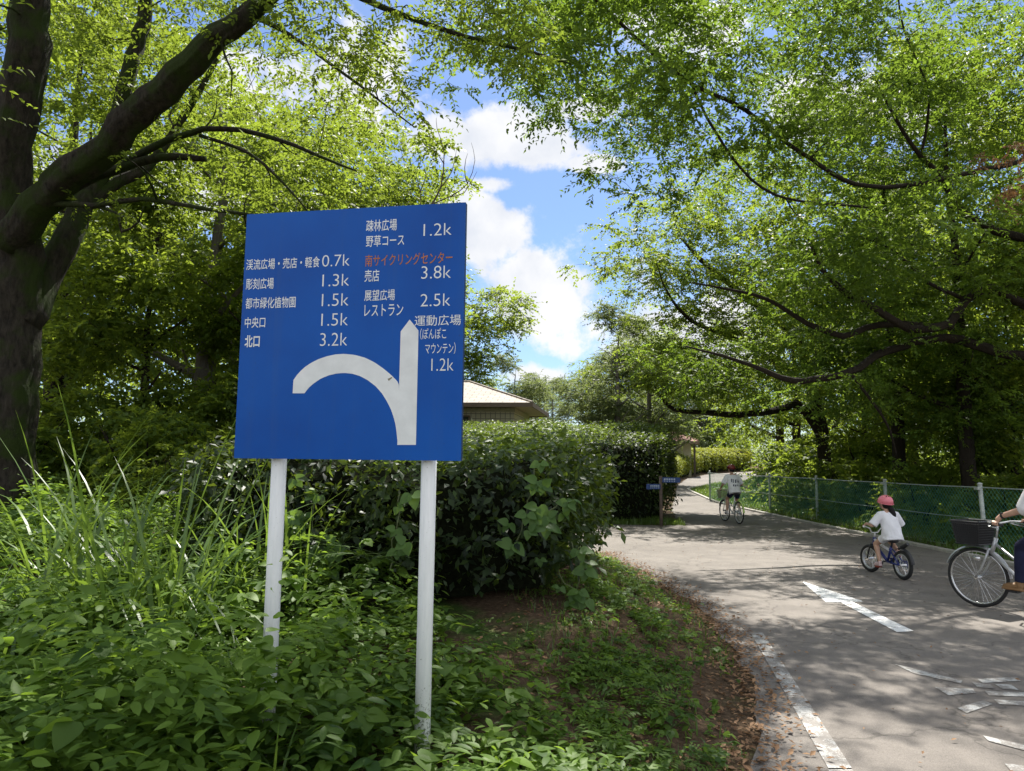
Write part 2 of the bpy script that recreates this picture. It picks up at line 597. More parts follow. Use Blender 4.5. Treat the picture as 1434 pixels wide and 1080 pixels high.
def np_mesh(name, V, F, mat, tint=None, smooth=False):
    """mesh from numpy arrays; F is (n, 4)"""
    me = bpy.data.meshes.new(name)
    V = np.ascontiguousarray(V, dtype=np.float32).reshape(-1, 3)
    F = np.ascontiguousarray(F, dtype=np.int32)
    nf, k = F.shape
    me.vertices.add(len(V))
    me.vertices.foreach_set('co', V.ravel())
    me.loops.add(nf * k)
    me.loops.foreach_set('vertex_index', F.ravel())
    me.polygons.add(nf)
    me.polygons.foreach_set('loop_start', np.arange(0, nf * k, k, dtype=np.int32))
    me.polygons.foreach_set('loop_total', np.full(nf, k, dtype=np.int32))
    if smooth:
        me.polygons.foreach_set('use_smooth', np.ones(nf, dtype=bool))
    me.materials.append(mat)
    if tint is not None:
        a = me.attributes.new('tint', 'FLOAT', 'POINT')
        a.data.foreach_set('value', np.ascontiguousarray(tint, dtype=np.float32))
    me.update(calc_edges=True)
    me.validate()
    return me


def unit(a):
    return a / (np.linalg.norm(a, axis=-1, keepdims=True) + 1e-9)


def leaf_template(rows, width, fold=0.12, droop=0.15, shape='ovate'):
    """rows of (left, mid, right); rows == 0 gives a single folded quad"""
    if rows == 0:
        return (np.array([(0, 0, 0), (0.42, width / 2, fold), (1, 0, -droop), (0.42, -width / 2, fold)]), np.array([(0, 3, 2, 1)]))
    V, F = [], []
    for i in range(rows + 1):
        t = i / rows
        if shape == 'ovate':
            w = width * 0.5 * (math.sin(math.pi * t ** 0.72) ** 0.85 if 0 < t < 1 else 0.02)
        elif shape == 'heart':
            w = width * 0.5 * (max(0.03, math.sin(math.pi * t ** 0.5)) ** 0.75 if 0 < t < 1 else (0.55 if t == 0 else 0.02))
        else:
            w = width * 0.5 * (math.sin(math.pi * t) ** 0.6 if 0 < t < 1 else 0.03)
        z = -droop * t * t
        V += [(t, w, z + fold * w * 2), (t, 0, z), (t, -w, z + fold * w * 2)]
    for i in range(rows):
        a = i * 3
        F += [(a, a + 1, a + 4, a + 3), (a + 1, a + 2, a + 5, a + 4)]
    return np.array(V), np.array(F)


class Leaves:
    """many leaves gathered into one mesh"""

    def __init__(self, tmpl):
        self.tv, self.tf = tmpl
        self.V, self.T = [], []

    def add(self, base, xdir, zdir, size, tint):
        base = np.asarray(base, float)
        X = unit(np.asarray(xdir, float))
        Z = np.asarray(zdir, float)
        Y = unit(np.cross(Z, X))
        Z = np.cross(X, Y)
        s = np.asarray(size, float)[:, None, None]
        t = self.tv
        P = base[:, None, :] + s * (t[None, :, 0:1] * X[:, None, :] + t[None, :, 1:2] * Y[:, None, :] + t[None, :, 2:3] * Z[:, None, :])
        self.V.append(P.reshape(-1, 3))
        self.T.append(np.repeat(np.asarray(tint, float), len(t)))

    def count(self):
        return sum(len(v) for v in self.V) // len(self.tv)

    def mesh(self, name, mat, smooth=False):
        V = np.concatenate(self.V)
        n = len(V) // len(self.tv)
        F = (self.tf[None] + (np.arange(n) * len(self.tv))[:, None, None]).reshape(-1, self.tf.shape[1])
        return np_mesh(name, V, F, mat, np.concatenate(self.T), smooth)


def smooth_path(pts, radii, step=0.25, jitter=0.0, g=None):
    P = np.array([tuple(p) for p in pts], float)
    n = len(P)
    out, ro = [], []
    for i in range(n - 1):
        p0, p1, p2, p3 = P[max(i - 1, 0)], P[i], P[i + 1], P[min(i + 2, n - 1)]
        k = max(2, int(np.linalg.norm(p2 - p1) / step))
        for j in range(k):
            t = j / k
            q = 0.5 * ((2 * p1) + (-p0 + p2) * t + (2 * p0 - 5 * p1 + 4 * p2 - p3) * t * t + (-p0 + 3 * p1 - 3 * p2 + p3) * t ** 3)
            out.append(q)
            ro.append(radii[i] * (1 - t) + radii[i + 1] * t)
    out.append(P[-1])
    ro.append(radii[-1])
    out = np.array(out)
    if jitter and g is not None:
        out[1:-1] += g.normal(0, 1, (len(out) - 2, 3)) * (np.array(ro[1:-1])[:, None] * jitter)
    return out, np.array(ro)


# ------------------------------------------------------------------ terrain
EDGE = np.array([(0.2, -6), (0.55, 0), (0.95, 2.4), (1.24, 3.7), (1.55, 4.57), (2.0, 6.4), (2.12, 8.6), (1.95, 10.8), (1.69, 12.4)])


def sstep(t):
    t = np.clip(t, 0, 1)
    return t * t * (3 - 2 * t)


def terrain(x, y):
    x, y = np.asarray(x, float), np.asarray(y, float)
    xe = np.interp(y, EDGE[:, 1], EDGE[:, 0])
    d = np.minimum(xe - x, 13.2 - y)
    h = 0.04 + 0.40 * sstep((y - 2.8) / 4.2) + 0.22 * sstep((-2.0 - x) / 3.0)
    z = h * sstep((d - 0.0) / 1.5)
    # bank behind the side road
    le = np.interp(y, (18.8, 19.6, 25, 32, 43, 52, 60, 70, 76), (4.2, 4.6, 5.6, 7.3, 10.0, 12.8, 16.5, 24, 36))
    d2 = np.minimum(y - 18.9, np.where(y > 18.8, le - x, -1) - 0.1)
    z = z + 0.6 * sstep(d2 / 4.0)
    # verge right of the kerb
    re = np.interp(y, (-5, 4, 12, 18, 24, 30, 38, 41.5, 45.5, 50, 57, 64, 70), (8.4, 8.3, 8.2, 8.2, 8.3, 8.6, 9.4, 11.0, 13.5, 17, 21, 27, 38))
    d3 = np.where(y < 70, x - re - 0.1, -1)
    z = z + 0.10 * sstep(d3 / 0.8)
    off = np.maximum.reduce([sstep(d / 0.8), sstep(d2 / 0.8), sstep(d3 / 0.8)])
    z = z + off * 0.035 * (np.sin(x * 2.3 + np.sin(y * 1.7)) * np.cos(y * 2.1) + 0.6 * np.sin(x * 5.1 + y * 3.3))
    return z


_terrain_flat = terrain


def rise(y):
    return 0.025 * np.clip(np.asarray(y, float) - 30, 0, 60)


def terrain(x, y):
    return _terrain_flat(x, y) + rise(y)


def tz(x, y):
    return float(terrain(x, y))


def build_ground():
    xs = np.concatenate([np.linspace(-500, -20, 14), np.arange(-19.8, 24, 0.22), np.linspace(25, 500, 14)])
    ys = np.concatenate([np.linspace(-300, -8, 10), np.arange(-7.8, 48, 0.22), np.linspace(49, 90, 30), np.linspace(100, 700, 14)])
    X, Y = np.meshgrid(xs, ys)
    Z = terrain(X, Y)
    V = np.stack([X, Y, Z], -1).reshape(-1, 3)
    nx, ny = len(xs), len(ys)
    i = np.arange(nx - 1)
    j = np.arange(ny - 1)
    a = (j[:, None] * nx + i[None, :]).ravel()
    F = np.stack([a, a + 1, a + nx + 1, a + nx], 1)
    o = link('ground', np_mesh('ground', V, F, M['ground'], None, True))
    tag(o, kind='structure')


build_ground()
PATH_NEAR = [tuple(p) for p in EDGE] + [(0.9, 13.0), (-3, 13.3), (-16, 13.4), (-16, 18.8), (-2, 18.8), (2.3, 18.8), (4.0, 18.7), (4.6, 19.6), (5.6, 25), (6.8, 30), (8.6, 30),
             (8.3, 24), (8.2, 18), (8.2, 12), (8.3, 4), (8.4, -6)]
PATH_FAR = [(6.8, 30), (7.3, 32), (10.0, 43), (12.8, 52), (16.5, 60), (24, 70), (36, 76), (40, 71), (27, 64), (21, 57), (17, 50), (13.5, 45.5), (11.0, 41.5), (9.8, 39.5), (9.4, 38), (8.9, 33.5), (8.6, 30)]


def build_path():
    import bmesh
    g = np.random.default_rng(5)
    bm = bmesh.new()
    for poly in (PATH_NEAR, PATH_FAR):
        pts = []
        n = len(poly)
        for i in range(n):
            a, b = np.array(poly[i]), np.array(poly[(i + 1) % n])
            k = max(1, int(np.linalg.norm(b - a) / 0.14))
            for j in range(k):
                p = a + (b - a) * j / k
                if p[0] < 7.9 and p[1] < 29.5:
                    p = p + g.normal(0, 0.012, 2) + 0.05 * math.sin(p[1] * 2.3 + p[0]) + 0.03 * math.sin(p[1] * 6.1)
                pts.append(p)
        vs = [bm.verts.new((p[0], p[1], 0.008 + float(rise(p[1])))) for p in pts]
        f = bm.faces.new(vs)
        bmesh.ops.triangulate(bm, faces=[f])
    bm.normal_update()
    for f in bm.faces:
        if f.normal.z < 0:
            f.normal_flip()
    me = bpy.data.meshes.new('cycle_path')
    bm.to_mesh(me)
    bm.free()
    me.materials.append(M['asphalt'])
    o = link('cycle_path', me)
    tag(o, kind='structure')
    return o


path = build_path()
# kerb stones down the right side
kp = [(8.4, -6), (8.3, 4), (8.2, 12), (8.2, 18), (8.3, 24), (8.6, 30), (8.9, 33.5), (9.4, 38), (9.8, 39.5), (11.0, 41.5), (13.5, 45.5), (17, 50)]
kc, _ = smooth_path([(x + 0.06, y, float(rise(y))) for x, y in kp], [1] * len(kp), 0.6)
mb = MB()
V, F = [], []
for i, p in enumerate(kc):
    t = kc[min(i + 1, len(kc) - 1)] - kc[max(i - 1, 0)]
    nrm = np.array((t[1], -t[0], 0)) / np.linalg.norm(t)
    for s, z in ((-0.06, -0.05), (-0.06, 0.055), (-0.045, 0.07), (0.05, 0.07), (0.06, 0.055), (0.06, -0.05)):
        V.append(p + nrm * s + np.array((0, 0, z)))
for i in range(len(kc) - 1):
    for k in range(5):
        F.append((i * 6 + k, i * 6 + k + 1, (i + 1) * 6 + k + 1, (i + 1) * 6 + k))
mb.add(V, F)
tag(mb.build('kerb', M['kerb']), kind='structure')


def marking(name, quads, mat, z=0.013):
    mb = MB()
    for q in quads:
        q = [gnd(x, y) for x, y in q]
        mb.add([(p.x, p.y, z) for p in q], [tuple(range(len(q)))])
    me = mb.mesh(name, mat)
    import bmesh
    bm = bmesh.new()
    bm.from_mesh(me)
    bmesh.ops.triangulate(bm, faces=bm.faces[:])
    for f in bm.faces:
        if f.normal.z < 0:
            f.normal_flip()
    bm.to_mesh(me)
    bm.free()
    return link(name, me, path)


marking('painted_arrow', [[(1122, 815), (1210, 844), (1194, 844.5), (1280.6, 886), (1256, 887), (1177, 845), (1157, 845)]], M['paint'])
marking('painted_edge_line', [[(1051, 888), (1068, 888), (1193, 1079), (1160, 1079)], [(1160, 1081), (1194, 1081), (1330, 1400), (1260, 1400)]], M['paint_worn'])
zc = lambda pts: [(1030 + x / 3.55, 860 + y / 3.55) for x, y in pts]
marking('painted_lettering', [zc(q) for q in [
    [(790, 256), (905, 284), (1128, 340), (1120, 354), (890, 304)],
    [(990, 372), (1180, 381), (1197, 401), (1060, 413)],
    [(1200, 331), (1400, 321), (1418, 341), (1230, 351)],
    [(1178, 349), (1268, 357), (1287, 379), (1205, 373)],
    [(1290, 357), (1372, 360), (1408, 386), (1330, 382)],
    [(1238, 391), (1520, 404), (1560, 424), (1262, 414)],
    [(1285, 434), (1520, 450), (1560, 474), (1312, 457)],
    [(1103, 476), (1235, 437), (1277, 458), (1150, 502)],
    [(1230, 614), (1434, 662), (1520, 690), (1500, 706), (1260, 642)],
    [(1338, 754), (1500, 775), (1540, 800), (1370, 792)]]], M['paint_worn'])

# ------------------------------------------------------------------ the big direction sign
SIGN_L, SIGN_R = Vector((-1.424, 3.700, 0)), Vector((-0.241, 3.480, 0))
SW, SH, SZ = (SIGN_R - SIGN_L).length, 1.296, 1.602
sx = (SIGN_R - SIGN_L).normalized()
SIGN_A = math.atan2(sx.y, sx.x)
sign_c = (SIGN_L + SIGN_R) / 2
gz = tz(sign_c.x, sign_c.y)
sign = thing('direction_sign', 'large blue sign board with white Japanese place names and a curved arrow', 'sign',
             (sign_c.x, sign_c.y, 0), SIGN_A)
SIGN_INV = (Matrix.Translation((sign_c.x, sign_c.y, 0)) @ Matrix.Rotation(SIGN_A, 4, 'Z')).inverted()
FRONT = -0.020


def on_sign(px, py):
    o = SIGN_INV @ Vector((0, 0, CAM_H))
    d = SIGN_INV.to_3x3() @ ray(px, py)
    p = o + d * ((FRONT - o.y) / d.y)
    return p.x, p.z


def sign_blue():
    m, nt, nd, lk = new_mat('sign_blue_paint')
    tc = nt.nodes.new('ShaderNodeTexCoord')
    nz = noise(nt, 1.6, 4, 0.55, tc.outputs['Object'])
    n2 = noise(nt, 60, 3, 0.6, tc.outputs['Object'])
    mp = nt.nodes.new('ShaderNodeMapping')
    mp.inputs['Scale'].default_value = (14, 1, 0.7)
    lk.new(tc.outputs['Object'], mp.inputs['Vector'])
    stk = noise(nt, 1.0, 6, 0.65, mp.outputs[0])
    spk = noise(nt, 90, 2, 0.5, tc.outputs['Object'])
    rc0 = ramp(nt, [(0.3, (0.001, 0.062, 0.32)), (0.7, (0.002, 0.092, 0.42))], nz.outputs['Fac'])
    sf = nt.nodes.new('ShaderNodeMapRange')
    lk.new(stk.outputs['Fac'], sf.inputs['Value'])
    sf.inputs['From Min'].default_value, sf.inputs['From Max'].default_value, sf.inputs['To Max'].default_value = 0.52, 0.8, 0.22
    c1_ = mixc(nt, sf.outputs[0], rc0.outputs[0], (0.05, 0.10, 0.22))
    kf = nt.nodes.new('ShaderNodeMapRange')
    lk.new(spk.outputs['Fac'], kf.inputs['Value'])
    kf.inputs['From Min'].default_value, kf.inputs['From Max'].default_value, kf.inputs['To Max'].default_value = 0.70, 0.76, 0.5
    c2_ = mixc(nt, kf.outputs[0], c1_, (0.03, 0.05, 0.08))
    p = N(nt, 'ShaderNodeBsdfPrincipled')
    lk.new(c2_, p.inputs['Base Color'])
    p.inputs['Roughness'].default_value = 0.38
    p.inputs['Specular IOR Level'].default_value = 0.22
    bp = nt.nodes.new('ShaderNodeBump')
    bp.inputs['Strength'].default_value = 0.06
    bp.inputs['Distance'].default_value = 0.004
    lk.new(n2.outputs['Fac'], bp.inputs['Height'])
    lk.new(bp.outputs[0], p.inputs['Normal'])
    out_surface(nt, p.outputs[0])
    return m


M['sign_blue'] = sign_blue()
M['sign_white'] = plain('sign_white_paint', (0.72, 0.74, 0.74), 0.45, var=0.08, vscale=12)
M['sign_orange'] = plain('sign_orange_paint', (0.42, 0.13, 0.02), 0.5, var=0.2, vscale=30)
M['pole'] = pole_mat()
M['sign_edge'] = plain('sign_edge_blue', (0.004, 0.03, 0.12), 0.5, var=0.2)
mb = MB()
mb.box((0, FRONT + 0.003, SZ + SH / 2), (SW, 0.006, SH))
panel = mb.build('sign_panel', M['sign_blue'], sign)
mb = MB()
fw = 0.028
for c, s in (((0, 0.0, SZ + fw / 2), (SW, fw, fw)), ((0, 0.0, SZ + SH - fw / 2), (SW, fw, fw)),
             ((-SW / 2 + fw / 2, 0.0, SZ + SH / 2), (fw, fw, SH - 2 * fw)), ((SW / 2 - fw / 2, 0.0, SZ + SH / 2), (fw, fw, SH - 2 * fw))):
    mb.box((c[0], c[1] + 0.0, c[2]), s)
mb.box((0, 0.0, SZ + SH * 0.5), (SW - 2 * fw, fw - 0.004, 0.03))
mb.build('back_frame', M['sign_edge'], sign)
for px in (380.8, 594.5):
    x, _ = on_sign(px, 646)
    mb = MB()
    w = sign.matrix_world
    mb.tube([(0, 0, -0.3), (0, 0, 1.0), (0, 0, SZ + SH - 0.05)], 0.0385, 28)
    o = mb.build('pole', M['pole'], sign, True)
    o.location = (x, 0.054, 0)
    for zb in (SZ + 0.12, SZ + SH - 0.2):
        b = MB()
        b.torus((0, 0, 0), 0.041, 0.004, seg=24, sides=6)
        ob = b.build('clamp_band', M['sign_edge'], o)
        ob.rotation_euler = (R_(90), 0, 0)
        ob.location = (0, 0, zb)


def sign_text(body, lb, rt, mat=None, bold=0.0, name='lettering'):
    cu = bpy.data.curves.new('txt', 'FONT')
    cu.body = body
    cu.resolution_u = 4
    cu.offset = bold
    ob = bpy.data.objects.new('txt', cu)
    COL.objects.link(ob)
    dg = bpy.context.evaluated_depsgraph_get()
    me = bpy.data.meshes.new_from_object(ob.evaluated_get(dg))
    bpy.data.objects.remove(ob)
    bpy.data.curves.remove(cu)
    n = len(me.vertices)
    co = np.empty(n * 3, np.float32)
    me.vertices.foreach_get('co', co)
    co = co.reshape(-1, 3)
    x0, z0 = on_sign(*lb)
    x1, z1 = on_sign(*rt)
    mn, mx = co.min(0), co.max(0)
    out = np.empty_like(co)
    out[:, 0] = x0 + (co[:, 0] - mn[0]) / (mx[0] - mn[0]) * (x1 - x0)
    out[:, 2] = z0 + (co[:, 1] - mn[1]) / (mx[1] - mn[1]) * (z1 - z0)
    out[:, 1] = FRONT - 0.0012
    me.vertices.foreach_set('co', out.ravel())
    me.materials.clear()
    me.materials.append(mat or M['sign_white'])
    me.name = name
    me.update()
    return link(name, me, panel)


T = [('渓流広場・売店・軽食', (344.6, 378.6), (448.3, 359.0), 0.006), ('0.7k', (451, 373.8), (490.2, 356), 0.006),
     ('彫刻広場', (344.2, 406.0), (383.9, 388.8), 0.006), ('1.3k', (451.3, 401.5), (489.5, 383.2), 0.006),
     ('都市緑化植物園', (343.6, 432.8), (414.5, 415), 0.006), ('1.5k', (450.5, 429.2), (488.7, 410.8), 0.006),
     ('中央口', (342.7, 459.7), (372, 443.7), 0.006), ('1.5k', (449.8, 456.7), (487.8, 438.5), 0.006),
     ('北口', (342.4, 486.6), (364.3, 469.3), 0.025), ('3.2k', (448, 484.8), (486.8, 465.9), 0.006),
     ('疎林広場', (512.6, 325), (556.2, 306.3), 0.006), ('野草コース', (512.4, 346.2), (566.4, 327.7), 0.006),
     ('1.2k', (593, 330.9), (632.8, 312), 0.006), ('南サイクリングセンター', (511.3, 373.8), (633.9, 352), 0.004),
     ('売店', (510.4, 395.1), (531.6, 377.3), 0.006), ('3.8k', (589.9, 390.8), (631.7, 371.6), 0.006),
     ('展望広場', (510.2, 422.3), (553.3, 404.9), 0.006), ('レストラン', (510.2, 443.5), (564.9, 425.2), 0.002),
     ('2.5k', (588.8, 429.5), (631, 410.8), 0.006), ('運動広場', (580.5, 457), (645.8, 440.4), 0.002),
     ('（ぽんぽこ', (588.2, 475.7), (625.2, 459.3), 0.0), ('マウンテン）', (595.3, 496.4), (638.2, 479.6), 0.0),
     ('1.2k', (604, 519.6), (635.4, 501.8), 0.0)]
for body, lb, rt, bd in T:
    if body.endswith('k'):
        bd = -0.010
    o = sign_text(body, lb, rt, M['sign_orange'] if body.startswith('南') else None, bd)
    if body.startswith('南'):
        o['label'] = 'orange line of lettering'
z1 = lambda pts: [(320 + x / 2.769, 270 + y / 2.769) for x, y in pts]
OUT = [(655, 731), (630, 706), (600, 681), (565, 657), (530, 640), (490, 629), (450, 625), (415, 627), (380, 635), (350, 645), (320, 660), (298, 675), (280, 691), (264, 709), (252, 727)]
INN = [(295, 778), (310, 758), (330, 740), (358, 721), (390, 708), (420, 701), (450, 699), (480, 702), (510, 711), (540, 727), (570, 750), (595, 778), (615, 810), (630, 840), (641, 872), (648, 900), (652, 930), (655, 960)]
mb = MB()
arr = [on_sign(*p) for p in z1([(703, 492), (668, 538), (655, 978), (727, 978), (737, 535)])]
mb.add([(x, FRONT - 0.0014, z) for x, z in arr], [tuple(range(len(arr)))])
# curved band as a quad strip (outer edge resampled against inner edge)


def resample(pts, n):
    P = np.array(pts, float)
    d = np.concatenate([[0], np.cumsum(np.linalg.norm(np.diff(P, axis=0), axis=1))])
    t = np.linspace(0, d[-1], n)
    return np.stack([np.interp(t, d, P[:, 0]), np.interp(t, d, P[:, 1])], 1)


oo = resample(OUT[::-1] + [(661, 745), (661, 800), (659, 860), (657, 940)], 60)
ii = resample(INN, 60)
V = [(*p,) for p in z1(oo)] + [(*p,) for p in z1(ii)]
V = [on_sign(*p) for p in V]
mb.add([(x, FRONT - 0.0010, z) for x, z in V], [(i, 60 + i, 61 + i, i + 1) for i in range(59)])
q = [on_sign(*p) for p in z1([(252, 727), (249, 778), (295, 778)])]
mb.add([(x, FRONT - 0.0010, z) for x, z in q], [(0, 1, 2)])
mb.build('arrow', M['sign_white'], panel)
scr = [on_sign(*p) for p in z1([(617, 722), (636, 714), (634, 719), (622, 730)])]
mb = MB()
mb.add([(x, FRONT - 0.0019, z) for x, z in scr], [(0, 1, 2, 3)])
mb.build('scratch', plain('scratch_brown', (0.22, 0.20, 0.14), 0.8), panel)


# ------------------------------------------------------------------ trees
def spray_leaves(L, centers, radii, g, per=7, leaves=16, leaf=0.07, droop=0.15, outward=None, flat=0.5, tint_lo=0.0, tint_hi=1.0, vz=0.4):
    """flat sprays of alternate leaves around each clump centre"""
    C = np.repeat(np.asarray(centers, float), per, axis=0)
    Rr = np.repeat(np.asarray(radii, float), per)
    n = len(C)
    d = unit(g.normal(0, 1, (n, 3)) * np.array((1, 1, vz)))
    start = C + d * (Rr * g.uniform(0.0, 0.35, n))[:, None]
    ax = unit(d + np.stack([np.zeros(n), np.zeros(n), -droop * g.uniform(0, 1.6, n)], 1))
    ln = Rr * g.uniform(0.55, 1.15, n)
    up = unit(np.stack([g.normal(0, flat, n), g.normal(0, flat, n), np.ones(n)], 1))
    side = unit(np.cross(up, ax))
    tclump = np.repeat(g.uniform(tint_lo, tint_hi, len(centers)), per)
    for j in range(leaves):
        t = (j + g.uniform(0.2, 1.0, n)) / leaves
        sgn = 1 if j % 2 else -1
        base = start + ax * (ln * t)[:, None] + np.stack([np.zeros(n), np.zeros(n), -0.12 * ln * t * t], 1)
        ld = unit(ax * 0.75 + side * sgn * g.uniform(0.5, 1.2, n)[:, None] + g.normal(0, 0.28, (n, 3)) + np.array((0, 0, -0.18)))
        ln_up = unit(up + g.normal(0, 0.42, (n, 3)))
        L.add(base, ld, ln_up, leaf * g.uniform(0.65, 1.25, n), np.clip(tclump * 0.6 + g.uniform(0, 0.45, n), 0, 1))


class Tree:
    def __init__(self, seed):
        self.g = np.random.default_rng(seed)
        self.mb = MB()
        self.nodes = []
        self.thin = 1.0

    def limb(self, pts, radii, sides=10, step=0.22, jitter=0.10):
        P, R = smooth_path(pts, radii, step, jitter, self.g)
        R = np.asarray(R) * self.thin
        if R[0] > 0.09:
            ns = 30
            a = np.arange(ns) * 2 * math.pi / ns
            k = np.arange(len(P))[:, None] * step
            f1, f2, f3 = self.g.uniform(0, 6, 3)
            ro = 1 + 0.06 * np.sin(2 * a[None] + 1.7 * k + f1) + 0.05 * np.sin(5 * a[None] + 0.9 * k + f2) + 0.035 * np.sin(11 * a[None] - 1.3 * k + f3) + self.g.normal(0, 0.022, (len(P), ns))
            self.mb.tube(P, R, ns, True, 0, ro)
        else:
            self.mb.tube(P, R, sides if R[0] > 0.03 else 6)
        self.nodes += [(*p, r) for p, r in zip(P, R)]
        return P, R

    def veil(self, n, r0, r1):
        """extra leafy side shoots along the limbs"""
        nd = np.array([q for q in self.nodes if r0 < q[3] < r1])
        q = nd[self.g.integers(0, len(nd), n)]
        d = unit(self.g.normal(0, 1, (n, 3)) * np.array((1, 1, 0.6)) + np.array((0, 0, 0.15)))
        return sun_gaps(q[:, :3] + d * self.g.uniform(0.3, 0.85, n)[:, None])

    def twigs(self, centers, r_tip=0.004, r_max=0.03, sag=0.06):
        """connect every clump centre to the nearest wood, nearest first"""
        cen = np.asarray(centers, float)
        nod = np.array([n[:3] for n in self.nodes])
        d = np.min(np.linalg.norm(cen[:, None] - nod[None], axis=2), axis=1) if len(cen) * len(nod) < 4e7 else np.linalg.norm(cen - nod.mean(0), axis=1)
        order = np.argsort(d)
        nl = [tuple(n) for n in nod]
        arr = np.empty((len(nl) + len(cen) * 5 + 10, 3))
        arr[:len(nl)] = nod
        rad = np.empty(len(arr))
        rad[:len(nl)] = [n[3] for n in self.nodes]
        k = len(nl)
        for ci in order:
            c = cen[ci]
            dd = np.linalg.norm(arr[:k] - c, axis=1)
            j = int(np.argmin(dd))
            a = arr[j]
            dist = dd[j]
            if dist < 0.05:
                continue
            m = 4
            t = np.linspace(0, 1, m + 1)
            P = a + (c - a) * t[:, None]
            bow = self.g.normal(0, 0.10, 3) * dist
            P += np.sin(t * math.pi)[:, None] * bow + np.array((0, 0, 1)) * (np.sin(t * math.pi) * sag * dist)[:, None]
            r0 = min(rad[j] * 0.75, r_max, 0.005 + dist * 0.019)
            R = r0 * (1 - t) + r_tip * t
            self.mb.tube(P, R, 5, cap=False)
            arr[k:k + m] = P[1:]
            rad[k:k + m] = R[1:]
            k += m

    def trunk_mesh(self, name, mat):
        return self.mb.mesh(name, mat, True)


LEAF_Q = leaf_template(0, 0.46, 0.08, 0.10)
LEAF_W = leaf_template(0, 0.62, 0.06, 0.12)


def in_poly(x, y, poly):
    P = np.array(poly, float)
    inside = np.zeros(len(x), bool)
    j = len(P) - 1
    for i in range(len(P)):
        c = ((P[i, 1] > y) != (P[j, 1] > y)) & (x < (P[j, 0] - P[i, 0]) * (y - P[i, 1]) / (P[j, 1] - P[i, 1] + 1e-12) + P[i, 0])
        inside ^= c
        j = i
    return inside


def clumps_in(poly, y0, y1, n, g, zmin=2.2, pad=0.0, per_pad=7):
    """clump centres through the part of the crown seen inside an outline, spread in depth; pad > 0 gathers them into flat layers"""
    P = np.array(poly, float)
    lo, hi = P.min(0), P.max(0)
    out, tries = [], 0
    while len(out) < n and tries < 60000:
        x, y = g.uniform(lo[0], hi[0], 4000), g.uniform(lo[1], hi[1], 4000)
        ok = in_poly(x, y, poly)
        for a, b in zip(x[ok], y[ok]):
            p = np.array(at(a, b, g.uniform(y0, y1)))
            tries += 1
            if p[2] > zmin and len(sun_gaps(p[None])):
                if pad:
                    for k in range(per_pad):
                        out.append(p + g.normal(0, 1, 3) * np.array((pad, pad, pad * 0.22)))
                else:
                    out.append(p)
            if len(out) >= n:
                break
    return sun_gaps(np.array(out))


SUN_SPOTS = [(2.8, 12.6, 2.6, 2.0), (5.2, 14.6, 1.2, 0.6), (5.4, 7.6, 1.0, 0.45), (4.2, 18.6, 1.6, 0.5), (7.0, 24, 1.4, 1.6), (3.0, 8.2, 0.7, 0.9), (2.0, 4.4, 0.4, 0.25),
             (-2.2, 4.9, 0.4, 0.5), (10, 22, 0.8, 1.5), (9.2, 16, 0.5, 1.5)]


def sun_gaps(c):
    """thin the crown where the photo's sun patches show that light comes through"""
    q = c[:, :2] - np.array((sdir.x, sdir.y)) * (c[:, 2:3] / sdir.z)
    keep = np.ones(len(c), bool)
    for x, y, a, b in SUN_SPOTS:
        keep &= ((q[:, 0] - x) / (a + 0.1)) ** 2 + ((q[:, 1] - y) / (b + 0.1)) ** 2 > 1
    return c[keep]


